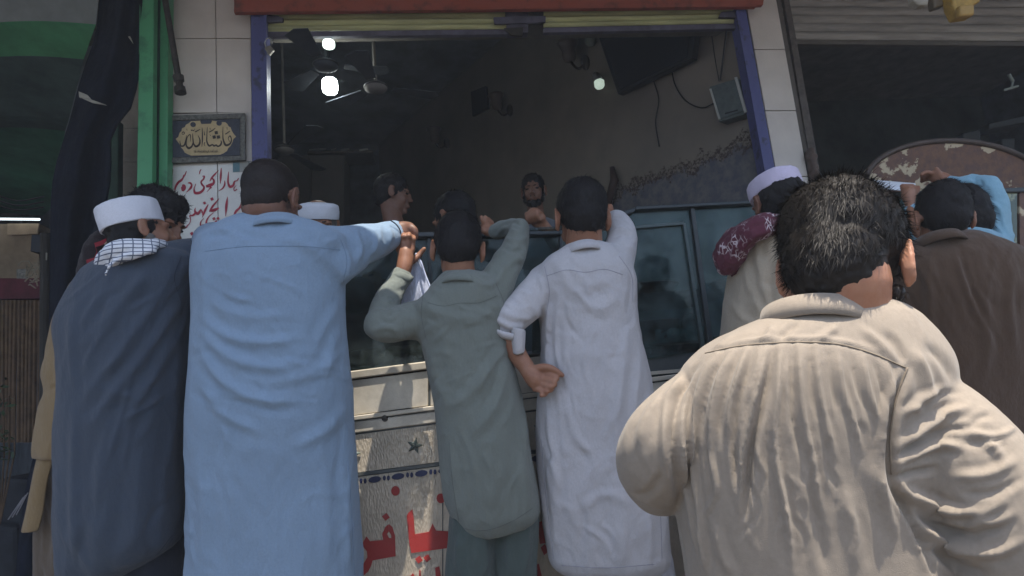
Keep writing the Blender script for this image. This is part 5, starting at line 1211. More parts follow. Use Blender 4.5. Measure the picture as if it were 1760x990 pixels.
# plastic carrier bag in his hand
m_bag, nt, b_ = nodes_mat('clear_carrier_plastic'); b_.inputs['Base Color'].default_value = (.75, .8, .98, 1); b_.inputs['Roughness'].default_value = .2; b_.inputs['Alpha'].default_value = .5
nt.links.new(ramp(nt, tex_noise(nt, 55, 5, .7, stretch=(2.2, 2.2, .35)), -.1, .62), b_.inputs['Alpha']); bump(nt, b_, tex_noise(nt, 45, 4, .7, stretch=(2.2, 2.2, .35)), 1, .01)
MATS['bagm'] = m_bag
bagE = empty('carrier_bag', P(712, 500, 2.1), 'thin translucent bluish carrier bag hanging from the boy left hand', 'bag')
L_ = [(713, 436), (707, 460), (700, 485), (692, 515), (688, 545), (692, 580)]; R_ = [(719, 436), (726, 462), (733, 480), (742, 505), (748, 545), (744, 580)]
a, b = spl(L_, 26), spl(R_, 26); rings = []
for i in range(26):
    r = []
    t = i / 25; Lp, Rp = P(a[i, 0], a[i, 1], 2.13), P(b[i, 0], b[i, 1], 2.13); cc_ = (Lp + Rp) / 2; ax = (Rp - Lp) / 2
    for k in range(28):
        an = k * 2 * math.pi / 28; wob = 1 + .10 * math.sin(an * 5 + i * .25) + .06 * math.sin(an * 9 - i * .4)
        r.append(cc_ + ax * math.cos(an) * wob + FWD * math.sin(an) * (.012 + .035 * t) * wob)
    rings.append(r)
g = Geo(); g.loft(rings, cap=False); g.build('bag_film', m_bag, bagE, smooth=True)
g = Geo(); g.tube([P(*v) for v in spl([(716, 436, 2.12), (711, 447, 2.105), (706, 470, 2.10), (698, 500, 2.09)], 12)], .0035, 8); g.tube([P(*v) for v in spl([(716, 436, 2.12), (722, 447, 2.105), (730, 470, 2.10), (742, 500, 2.09)], 12)], .0035, 8); g.build('bag_edge', cloth('bag_white', (.6, .66, .85)), bagE, smooth=True)

# ------------------------------------------------------------ white shirted man, hand on hip
d = 2.0; e = person(1030, 800, d, 'man in a white kameez with rolled sleeve and his left hand on his hip')
rows = [(416, 985, 1030), (428, 965, 1062), (442, 942, 1078), (462, 926, 1088), (490, 916, 1093), (525, 922, 1095), (560, 928, 1099), (600, 930, 1107), (650, 928, 1118), (700, 922, 1126), (760, 922, 1134), (820, 926, 1140), (880, 932, 1145), (940, 942, 1148), (970, 950, 1148), (984, 965, 1140)]
g = Geo(); loft_rows(g, rows, d, [.05, .08, .10, .12, .13, .13, .13, .135, .14, .14, .14, .14, .14, .13, .12, .10], ex=2.3)
limb(g, [(944, 484, d, 34), (908, 520, 1.95, 31), (872, 552, 1.92, 28)]); limb(g, [(876, 548, 1.92, 29), (872, 566, 1.93, 26), (874, 578, 1.94, 22)])
limb(g, [(1058, 450, d, 32), (1068, 420, 2.03, 26), (1066, 392, 2.08, 23), (1060, 382, 2.11, 21)]); limb(g, [(1060, 382, 2.11, 21), (1050, 382, 2.16, 16), (1040, 384, 2.2, 13)])
strk = [([(945, 520), (940, 600), (944, 680)], 7, 6), ([(958, 515), (955, 590), (966, 660)], 6, 5), ([(932, 520), (936, 600), (936, 650)], 5, -5), ([(960, 590), (962, 640), (972, 680)], 6, -4), ([(1080, 560), (1070, 640), (1060, 720), (1055, 800)], 12, 6), ([(1100, 600), (1092, 700), (1090, 800)], 10, 5), ([(950, 440), (990, 500), (1030, 530), (1070, 500)], 16, 5), ([(980, 460), (1010, 490), (1050, 480)], 12, 4),
        ([(938, 690), (950, 780), (955, 880)], 9, 6), ([(926, 750), (934, 830), (948, 930)], 6, -5), ([(1010, 840), (1020, 900), (1015, 970)], 14, 4), ([(990, 880), (1040, 850), (1090, 870)], 10, 3), ([(1060, 900), (1070, 940), (1068, 975)], 12, 5), ([(1110, 860), (1118, 920), (1116, 975)], 9, 5),
        ([(925, 470), (935, 505), (932, 535)], 6, 6), ([(848, 545), (875, 560), (905, 562)], 5, 6), ([(846, 556), (872, 570), (900, 572)], 5, -5), ([(860, 535), (890, 545), (920, 550)], 7, 4), ([(900, 500), (915, 520), (925, 545)], 7, 3.5),
        ([(1048, 400), (1068, 392), (1086, 400)], 4, 5), ([(1050, 410), (1070, 402), (1090, 412)], 4, -5), ([(1048, 425), (1070, 416), (1092, 430)], 5, 4), ([(1052, 445), (1075, 430), (1092, 452)], 5, -3), ([(1040, 378), (1060, 372), (1082, 382)], 3.5, -4), ([(1090, 440), (1094, 480), (1090, 520)], 7, 4)]
garment('kameez', g, c_white, e, .006, 6, strk, .004, (8, 8, 4), 21, seams=[[(936, 458), (944, 500), (938, 545)], [(1064, 440), (1084, 470), (1088, 520)], [(940, 474), (975, 464), (1005, 468), (1040, 463), (1070, 472)], [(930, 755), (938, 850), (952, 960)], [(1128, 780), (1134, 860), (1138, 960)], [(965, 972), (1040, 976), (1125, 970)]], smat=M('seam_white', (.28, .28, .33), .9), rand=[(930, 540, 1000, 700, 16, 82, 10, 80, 5, 3.4), (1000, 480, 1090, 700, 14, 100, 12, 90, 6, 3), (935, 700, 1130, 960, 26, 80, 22, 80, 6, 3.4), (950, 440, 1060, 520, 10, 25, 25, 50, 6, 2.4), (860, 500, 930, 570, 12, 30, 25, 34, 4.5, 3.2)])
c = P(1000, 378, d + .02); rot = head_rot(8, 8, 3); s = 1.04
g = Geo(); head_prims(g, c, rot, s); neck(g, c, rot, s, P(1004, 428, d), .054, .06); g.chain([(P(1008, 460, d), .09), (P(1025, 640, d), .10)], 16)
limb(g, [(944, 484, d, 20), (874, 552, 1.92, 18)]); limb(g, [(872, 560, 1.92, 20), (878, 585, 1.92, 19), (893, 615, 1.91, 16), (907, 634, 1.90, 14)], dens=6)
limb(g, [(1058, 450, d, 20), (1062, 385, 2.1, 13), (1044, 378, 2.2, 12), (1044, 366, 2.22, 11)])
hand(g, [(905, 633, 1.90, 14), (914, 644, 1.89, 16), (921, 652, 1.888, 17), (925, 656, 1.888, 15)],
     [[(932, 643, 1.885, 6), (947, 645, 1.868, 5.2), (957, 651, 1.862, 4.8), (951, 656, 1.852, 4.3)],
      [(930, 652, 1.88, 6), (945, 654, 1.860, 5.2), (954, 661, 1.855, 4.8), (946, 665, 1.848, 4.3)], [(926, 661, 1.88, 6), (940, 663, 1.858, 5.1), (948, 670, 1.855, 4.6), (939, 673, 1.85, 4.2)], [(919, 668, 1.88, 5.4), (931, 672, 1.860, 4.6), (938, 678, 1.858, 4.2), (930, 680, 1.853, 3.8)]],
     [(916, 636, 1.888, 8), (934, 631, 1.875, 6.8), (950, 634, 1.868, 5.8), (961, 641, 1.868, 5), (967, 645, 1.869, 4)])
hand(g, [(1044, 372, 2.21, 11), (1042, 364, 2.22, 11)], [[(1036 + 5 * k, 360, 2.23, 4.3), (1034 + 5 * k, 354, 2.26, 4), (1034 + 5 * k, 354, 2.3, 3.6)] for k in range(4)], [(1036, 368, 2.22, 5), (1029, 364, 2.23, 4.2), (1026, 360, 2.23, 4)])
legs(g, P(1050, 1000, d), P(1050, 900, d).z, .06, .045, .09); body(e, g, s_brown, .0038, 2)
make_hair(e, c, rot, s, 'short', h_black, 4200, .016, .0007, .14, 9, keep=lambda lp: lp.z > -.07, wave=.22)
collar(e, 1003, 412, d - .083, 30, 18, c_white, .055, -2)
strip('rolled_cuff', [(877, 562, 1.885), (882, 562, 1.865), (893, 563, 1.858), (902, 566, 1.875), (904, 568, 1.90)], [(880, 607, 1.895), (884, 610, 1.875), (892, 611, 1.868), (900, 608, 1.882), (902, 605, 1.905)], .006, c_white, e, 20, .002)
strip('cuff', [(842, 556, 1.89), (858, 566, 1.865), (885, 572, 1.862)], [(846, 570, 1.89), (860, 580, 1.87), (884, 586, 1.868)], .035, c_white, e, 10, .004)
g = Geo(); loft_rows(g, [(960, 985, 1070), (1000, 982, 1068), (1150, 985, 1060)], d, .10, steps=12); loft_rows(g, [(950, 1064, 1150), (1000, 1066, 1156), (1150, 1070, 1150)], d + .02, .10, steps=12)
garment('shalwar', g, cloth('cloth_offwhite', (.34, .34, .37)), e, .008, 4, (), .006, (12, 12, 3), 23)

# ------------------------------------------------------------ lavender cap and maroon scarf
d = 1.88; e = person(1330, 700, d, 'man in a lavender cap with a maroon scarf over his pale beige shoulder')
g = Geo(); loft_rows(g, [(385, 1310, 1372), (398, 1286, 1395), (415, 1268, 1412), (440, 1260, 1420), (480, 1254, 1425), (540, 1246, 1425), (600, 1240, 1425), (800, 1235, 1430), (1100, 1235, 1430)], d, [.06, .09, .12, .13, .14, .15, .15, .15, .15], steps=40)
garment('kameez', g, c_beige2, e, .007, 6, [([(1340, 400), (1325, 460), (1330, 540), (1320, 600)], 8, -7), ([(1280, 450), (1290, 500), (1310, 540)], 9, 5), ([(1300, 420), (1305, 470), (1318, 520)], 9, 5), ([(1255, 520), (1280, 550), (1315, 560)], 9, 4), ([(1270, 560), (1290, 580), (1320, 580)], 9, 4)], .004, (9, 9, 6), 31, rand=[(1255, 420, 1340, 600, 14, 60, 20, 60, 6, 3)])
c = P(1336, 352, d + .02); rot = head_rot(10, 4, -1); s = .90
g = Geo(); head_prims(g, c, rot, s); neck(g, c, rot, s, P(1332, 400, d), .054, .06); g.chain([(P(1335, 420, d), .09), (P(1335, 920, d), .10)], 16)
limb(g, [(1290, 440, d, 18), (1280, 520, 1.95, 15), (1290, 560, 2.1, 12)]); hand(g, [(1290, 560, 2.1, 11), (1292, 566, 2.13, 11)], [[(1286 + 4 * k, 572, 2.15, 4), (1285 + 4 * k, 580, 2.16, 4), (1285 + 4 * k, 586, 2.15, 3.5)] for k in range(4)], [(1298, 570, 2.14, 4.5), (1303, 576, 2.15, 4)])
legs(g, P(1335, 1000, d), P(1335, 900, d).z); body(e, g, s_dark)
make_hair(e, c, rot, s, 'undercap', h_black, 900, .012, .001, .15, 13)
cap(e, 'prayer_cap', c, rot, s, .056, .084, .100, c_lav, -8, .034, .012, -.014, seed=5)
m_sc, nt, b_ = nodes_mat('scarf_maroon')
v = nt.nodes.new('ShaderNodeTexVoronoi'); v.feature = 'DISTANCE_TO_EDGE'; v.inputs['Scale'].default_value = 85; gp_ = nt.nodes.new('ShaderNodeNewGeometry'); mp = nt.nodes.new('ShaderNodeMapping'); mp.inputs['Scale'].default_value = (1, 1, .5); mp.inputs['Rotation'].default_value = (0, R(40), 0); nt.links.new(gp_.outputs['Position'], mp.inputs[0]); nt.links.new(mp.outputs[0], v.inputs['Vector'])
e1 = ramp(nt, v.outputs['Distance'], .10, .05); e2 = ramp(nt, tex_noise(nt, 13, 3, .6), .50, .58); mlt = nt.nodes.new('ShaderNodeMath'); mlt.operation = 'MULTIPLY'; nt.links.new(e1, mlt.inputs[0]); nt.links.new(e2, mlt.inputs[1])
nt.links.new(mix_col(nt, mlt.outputs[0], (.075, .012, .026), (.42, .36, .38)), b_.inputs['Base Color']); b_.inputs['Roughness'].default_value = .9; bump(nt, b_, tex_noise(nt, 45, 3), .6, .008); MATS['scm'] = m_sc
g = Geo(); limb(g, [(1345, 385, d - .10, 14), (1322, 386, d - .13, 17), (1298, 396, d - .13, 20), (1272, 416, d - .10, 22), (1254, 440, d - .06, 22), (1248, 460, d - .04, 15)]); limb(g, [(1350, 392, d - .12, 12), (1320, 378, d - .12, 12), (1290, 392, d - .10, 14), (1262, 412, d - .05, 18), (1240, 440, d, 14), (1240, 462, d + .02, 9)]); limb(g, [(1268, 430, d - .05, 16), (1270, 470, d - .02, 12), (1272, 500, d, 6)])
garment('scarf', g, m_sc, e, .006, 3, [([(1345, 380), (1300, 388), (1260, 420), (1238, 450)], 5, -6), ([(1340, 395), (1305, 402), (1275, 430), (1262, 460)], 5, 6)], .008, (20, 20, 20), 33)

# ------------------------------------------------------------ brown shirted man
d = 1.7; e = person(1650, 800, d, 'man in a dark brown kameez at the right hand counter')
g = Geo(); loft_rows(g, [(404, 1590, 1668), (416, 1568, 1700), (430, 1548, 1730), (452, 1530, 1756), (490, 1520, 1775), (560, 1520, 1785), (700, 1530, 1790), (1000, 1535, 1800), (1200, 1535, 1800)], d, [.06, .09, .11, .13, .15, .155, .15, .15, .15], steps=40)
limb(g, [(1745, 470, d, 34), (1790, 540, 1.68, 30), (1800, 640, 1.7, 26)])
garment('kameez', g, c_brown, e, .0065, 6, [([(1645, 425), (1665, 480), (1690, 540), (1720, 600)], 6, -5), ([(1640, 428), (1655, 480), (1680, 545)], 7, 5), ([(1740, 460), (1735, 520), (1745, 600)], 9, 6), ([(1590, 440), (1600, 520), (1590, 620)], 14, 5), ([(1690, 500), (1700, 580), (1690, 660)], 12, 4)], .005, (8, 8, 4), 41, rand=[(1580, 440, 1760, 640, 24, 75, 20, 70, 6, 3.4)])
c = P(1621, 378, d + .02); rot = head_rot(-14, 12, 6); s = .83
g = Geo(); head_prims(g, c, rot, s); neck(g, c, rot, s, P(1632, 412, d), .050, .055); g.chain([(P(1640, 450, d), .09), (P(1650, 640, d), .10), (P(1650, 1010, d), .10)], 16); limb(g, [(1735, 470, d, 20), (1790, 560, 1.68, 16), (1795, 660, 1.7, 14), (1770, 720, 1.76, 12)])
hand(g, [(1770, 720, 1.76, 12), (1762, 728, 1.8, 13)], [[(1755 + 4 * k, 735, 1.83, 5), (1752 + 4 * k, 744, 1.85, 4.6), (1752 + 4 * k, 752, 1.84, 4)] for k in range(4)], [(1755, 726, 1.79, 6), (1748, 732, 1.82, 5)])
legs(g, P(1650, 1000, d), P(1650, 1000, d).z); body(e, g, s_brown, .005)
make_hair(e, c, rot, s, 'short', h_black, 4200, .018, .0007, .2, 14, keep=lambda lp: lp.z > -.07, wave=.25)
collar(e, 1630, 393, d - .083, 35, 19, c_brown, .055, 3)
g = Geo(); legs(g, P(1650, 1000, d), P(1650, 1000, d).z, .12, .09, .1, False); garment('shalwar', g, c_brown, e, .012, 4, (), .006)

# ------------------------------------------------------------ sky blue sleeves behind the brown man
d = 1.9; e = person(1690, 700, d, 'person in a sky blue kameez gripping the counter top beyond the brown shirt')
g = Geo(); loft_rows(g, [(400, 1620, 1690), (414, 1592, 1716), (440, 1582, 1730), (520, 1580, 1735), (800, 1580, 1740), (1100, 1580, 1740)], d, [.06, .09, .12, .14, .15, .15], steps=30)
limb(g, [(1600, 425, d, 22), (1585, 410, 1.92, 19), (1573, 385, 1.95, 16), (1566, 360, 1.98, 12)])
limb(g, [(1712, 425, d, 24), (1712, 385, 1.92, 22), (1706, 345, 1.94, 20), (1698, 322, 1.96, 18)]); limb(g, [(1698, 320, 1.96, 18), (1675, 314, 1.99, 14), (1650, 315, 2.0, 12), (1632, 312, 2.03, 9)])
garment('kameez', g, c_cyan, e, .0055, 5, [([(1690, 345), (1710, 352), (1728, 372)], 4, 6), ([(1688, 362), (1708, 366), (1726, 392)], 4, -5), ([(1690, 385), (1712, 390), (1728, 412)], 5, 5), ([(1660, 308), (1672, 316), (1668, 326)], 4, 5), ([(1682, 306), (1688, 318), (1682, 330)], 4, -5), ([(1560, 368), (1572, 372), (1584, 368)], 3, 5), ([(1564, 382), (1578, 386), (1590, 382)], 3, -4), ([(1570, 398), (1584, 404), (1596, 400)], 4, 5)], .005, (18, 18, 18), 51)
c = P(1654, 384, d + .04); rot = head_rot(-4, 16, 0); s = .86
g = Geo(); head_prims(g, c, rot, s); neck(g, c, rot, s, P(1655, 410, d), .052, .056); g.chain([(P(1655, 440, d), .08), (P(1655, 920, d), .09)], 16)
limb(g, [(1600, 425, d, 14), (1573, 385, 1.92, 10), (1564, 350, 1.99, 8.5), (1562, 338, 2.0, 10)]); limb(g, [(1712, 425, d, 14), (1700, 322, 1.96, 11), (1640, 312, 2.02, 8)])
hand(g, [(1562, 340, 2.0, 11), (1562, 332, 2.01, 12)], [[(1552 + 5.5 * k, 325 - (k in (1, 2)) * 1.5, 2.02, 4.6), (1551 + 5.5 * k, 320, 2.04, 4.4), (1551 + 5.5 * k, 322, 2.07, 4)] for k in range(4)], [(1572, 332, 2.01, 5), (1577, 327, 2.02, 4.3), (1578, 322, 2.04, 4)])
hand(g, [(1634, 312, 2.03, 9), (1618, 306, 2.05, 11), (1608, 304, 2.06, 11)], [[(1602, 298 + 3 * k, 2.05 + .012 * k, 4.4), (1592, 296 + 4 * k, 2.05 + .012 * k, 4), (1584, 300 + 4 * k, 2.05 + .012 * k, 3.6)] for k in range(4)], [(1614, 300, 2.04, 4.6), (1612, 293, 2.04, 4), (1609, 289, 2.04, 3.4)])
legs(g, P(1660, 1000, d), P(1660, 900, d).z); body(e, g, s_brown, .005)
make_hair(e, c, rot, s, 'full', h_black, 1800, .022, .001, .3, 15, keep=lambda lp: lp.z > -.08)
# ------------------------------------------------------------ foreground man in beige, sunlit
d = .95; e = person(1420, 900, d, 'sunlit man with thick dark hair in a beige kameez nearest the street', floor=0.0)
rows = [(512, 1362, 1500), (532, 1340, 1545), (556, 1290, 1570), (585, 1228, 1596), (620, 1188, 1612), (665, 1166, 1614), (720, 1158, 1604), (780, 1160, 1605), (840, 1166, 1590), (900, 1172, 1600), (990, 1185, 1625), (1150, 1190, 1650), (1500, 1170, 1670)]
g = Geo(); loft_rows(g, rows, d, [.05, .08, .10, .115, .13, .14, .145, .145, .145, .145, .145, .145, .145], n=48, steps=60, ex=2.4)
limb(g, [(1222, 680, .955, 62), (1172, 722, .94, 64), (1134, 765, .94, 66), (1126, 798, .97, 66), (1136, 826, 1.03, 57)], 20)
limb(g, [(1566, 672, .915, 58), (1632, 748, .875, 84), (1694, 846, .85, 104), (1742, 940, .845, 114), (1800, 1040, .87, 112)], 22)
limb(g, [(1800, 1040, .89, 112), (1860, 1060, .98, 85), (1880, 1040, 1.08, 62)], 18)
S = [
 # centre gather and drape
 ([(1330, 590), (1322, 640), (1308, 700), (1292, 770), (1284, 840), (1280, 905)], 10, -8), ([(1341, 592), (1338, 660), (1330, 740), (1334, 800), (1350, 880), (1362, 985)], 8, 7), ([(1318, 592), (1306, 650), (1292, 710), (1276, 790), (1274, 880)], 7, 6),
 ([(1296, 596), (1284, 640), (1270, 690), (1262, 760), (1270, 840)], 7, -6), ([(1284, 598), (1270, 640), (1256, 690), (1250, 760)], 6, 6), ([(1272, 600), (1256, 640), (1240, 700), (1236, 770)], 6, -5), ([(1260, 602), (1240, 640), (1226, 690), (1222, 760), (1230, 850)], 6, 5.5), ([(1246, 604), (1226, 640), (1210, 690), (1204, 760)], 6, -5), ([(1232, 608), (1212, 640), (1196, 700), (1190, 780), (1200, 880), (1215, 985)], 7, 6), ([(1308, 596), (1298, 640), (1286, 690)], 5, 4.5),
 ([(1362, 590), (1362, 650), (1364, 720), (1380, 800)], 7, -5), ([(1374, 590), (1376, 650), (1382, 720), (1400, 810), (1410, 890)], 7, 6), ([(1392, 590), (1394, 650), (1402, 720)], 6, -4), ([(1404, 590), (1406, 650), (1418, 720), (1436, 790)], 7, 5), ([(1424, 592), (1428, 650), (1444, 720)], 6, -4), ([(1440, 594), (1446, 660), (1468, 730), (1480, 780)], 7, 5.5), ([(1462, 598), (1470, 650), (1490, 710)], 6, -4), ([(1480, 602), (1490, 660), (1512, 730)], 7, 5), ([(1502, 612), (1514, 660), (1528, 710)], 6, -4), ([(1522, 618), (1532, 660), (1538, 720)], 6, 4),
 # armhole seam on the right and sleeve folds
 ([(1560, 632), (1540, 680), (1530, 740), (1531, 800), (1536, 832), (1560, 880), (1590, 940), (1610, 990)], 9, -10), ([(1548, 640), (1526, 690), (1514, 760), (1512, 820), (1530, 900)], 9, 5),
 ([(1538, 800), (1575, 778), (1612, 765), (1660, 770)], 10, 7), ([(1536, 822), (1570, 812), (1610, 805)], 8, -7), ([(1540, 836), (1590, 862), (1640, 880), (1700, 876)], 12, 8), ([(1545, 770), (1580, 740), (1620, 715), (1668, 700)], 11, 7), ([(1542, 786), (1580, 760), (1620, 740), (1680, 735)], 8, -5), ([(1552, 720), (1580, 690), (1620, 668)], 9, 5),
 ([(1560, 870), (1610, 905), (1670, 920), (1740, 900)], 12, -7), ([(1580, 905), (1640, 940), (1700, 950), (1760, 930)], 13, 8), ([(1600, 940), (1650, 975), (1700, 985)], 12, -6), ([(1640, 820), (1700, 815), (1750, 790)], 12, 5), ([(1650, 850), (1710, 846), (1760, 820)], 10, -5), ([(1660, 740), (1700, 760), (1730, 800)], 12, 4),
 # left sleeve
 ([(1206, 612), (1176, 660), (1160, 720), (1160, 800), (1168, 870)], 9, -8), ([(1190, 640), (1150, 680), (1140, 750), (1146, 830)], 8, 5), ([(1150, 670), (1116, 710), (1096, 770)], 12, 4), ([(1140, 810), (1110, 850), (1085, 850)], 10, -4),
 ([(1172, 700), (1176, 800), (1190, 900), (1204, 985)], 7, 5), ([(1182, 720), (1188, 820), (1200, 900)], 6, -4),
 # yoke and shoulder
 ([(1212, 607), (1262, 596), (1320, 590), (1380, 588), (1442, 592), (1500, 608), (1556, 632)], 3.5, -1.2), ([(1225, 600), (1270, 588), (1330, 582), (1440, 585), (1520, 605)], 5, 2),
 ([(1330, 560), (1318, 580), (1300, 590)], 8, 4), ([(1370, 556), (1350, 572), (1338, 588)], 8, -4), ([(1440, 560), (1420, 575), (1400, 585)], 9, 3), ([(1520, 570), (1545, 600), (1556, 628)], 9, -4), ([(1480, 562), (1520, 600), (1540, 625)], 9, 4), ([(1260, 575), (1240, 590), (1225, 602)], 7, 3), ([(1590, 590), (1620, 620), (1640, 660)], 12, -4), ([(1570, 600), (1590, 640), (1600, 690)], 12, 5),
 ([(1230, 900), (1240, 950), (1260, 990)], 12, 4), ([(1450, 830), (1460, 900), (1470, 985)], 20, 4), ([(1400, 860), (1412, 930), (1420, 985)], 14, -4), ([(1500, 800), (1520, 860), (1540, 930)], 18, 4)]
me_ = garment('kameez', g, c_beige, e, .0036, 8, [(a_, w_ * .95, h_ * 1.05) for a_, w_, h_ in S], .0022, (9, 9, 3.5), 61, .00025, rand=[(1180, 640, 1520, 980, 26, 84, 10, 90, 6, 3), (1560, 680, 1740, 960, 18, -15, 22, 70, 8, 4)])
c = P(1450, 466, .955); rot = head_rot(-36, 28, 3); s = 1.05
g = Geo(); head_prims(g, c, rot, s); neck(g, c, rot, s, P(1432, 560, d - .005), .064, .076); g.chain([(P(1420, 620, d), .10), (P(1400, 1000, d), .11)], 16)
limb(g, [(1206, 672, .955, 40), (1132, 780, .96, 36), (1180, 850, 1.1, 24)]); limb(g, [(1600, 672, .945, 40), (1735, 930, .90, 50), (1860, 1060, 1.0, 36), (1900, 1010, 1.12, 24)])
hand(g, [(1180, 850, 1.1, 22), (1215, 860, 1.16, 24)], [[(1225 + 10 * k, 870, 1.2, 9), (1235 + 10 * k, 880, 1.23, 8), (1240 + 9 * k, 888, 1.25, 7)] for k in range(4)], [(1210, 862, 1.17, 9), (1212, 876, 1.2, 8), (1218, 884, 1.22, 7)])
hand(g, [(1900, 1010, 1.12, 22), (1905, 990, 1.16, 24)], [[(1890 + 9 * k, 972, 1.19, 8), (1888 + 9 * k, 960, 1.21, 7), (1888 + 9 * k, 955, 1.24, 6)] for k in range(4)], [(1888, 985, 1.17, 9), (1878, 975, 1.19, 8), (1874, 968, 1.2, 7)])
legs(g, P(1420, 1000, d), .85, floor=0.0); link('body', bake(g, .0038, 3, 'body', .5, .5), s_tan, e)
hero = hair_mat('hair_hero', (.021, .017, .014), .55)
hs = Geo()
for x, y, z, a_, b_2, cc in ((0, -.018, .048, .086, .104, .088), (-.007, -.045, -.010, .068, .070, .076), (0, .045, .085, .055, .045, .042)): hs.sphere(c + rot @ Vector((x * s, y * s, z * s)), (a_ * s, b_2 * s, cc * s), rot, 30, 20)
me = bake(hs, .004, 4); co = get_co(me); no = get_no(me); co += no * (vnoise(co * 60, 1)[:, None] * .003 + vnoise(co * 160, 2)[:, None] * .002); set_co(me, co)
hg = Geo(); strands(hg, me, c, rot, s, 17000, .022, .0005, crown_flow(.0, .0), .11, 21, lambda lp: lp.z > -.055 + max(0, lp.x - .01) * .5 and not (lp.x > .045 and lp.z < .005 and lp.y > -.06), .30)
strands(hg, me, c, rot, s, 120, .030, .0004, crown_flow(.0, .0), .6, 22, lambda lp: lp.z > .03, .6)
m2 = hg.mesh('x'); bm = bmesh.new(); bm.from_mesh(me); bm.from_mesh(m2); bm.to_mesh(me); bm.free(); me.polygons.foreach_set('use_smooth', [True] * len(me.polygons)); link('hair', me, hero, e)
# beard along the jaw
bg_ = Geo()
for x, y, z, r in ((0, .078, -.098, .020), (.03, .062, -.085, .020), (.052, .032, -.064, .017), (.064, .010, -.040, .012), (-.03, .062, -.085, .020), (-.052, .032, -.064, .017)): bg_.sphere(c + rot @ Vector((x, y, z)) * s, (r, r, r * 1.2), rot, 12, 8)
me = bake(bg_, .004, 2); g2 = Geo(); strands(g2, me, c, rot, s, 1600, .014, .0005, lambda lp: (0, .2, -1), .5, 24)
m2 = g2.mesh('x'); bm = bmesh.new(); bm.from_mesh(me); bm.from_mesh(m2); bm.to_mesh(me); bm.free(); link('beard', me, h_brown, e)
# collar band
collar(e, 1436, 506, d - .078, 92, 38, c_beige, .070, 12, .004, .012, 1.0, .02)
m_st_ = M('seam_beige', (.22, .175, .125), .9)
seam([(1212, 607), (1262, 596), (1320, 590), (1380, 588), (1442, 592), (1500, 608), (1556, 632)], e, me_.data, .0010, m_st_)
seam([(1560, 632), (1542, 680), (1531, 740), (1532, 815)], e, me_.data, .0010, m_st_)
g = Geo(); legs(g, P(1420, 1000, d), 1.0, .13, .10, .10, False, 0.0); garment('shalwar', g, c_beige, e, .012, 4, (), .006)

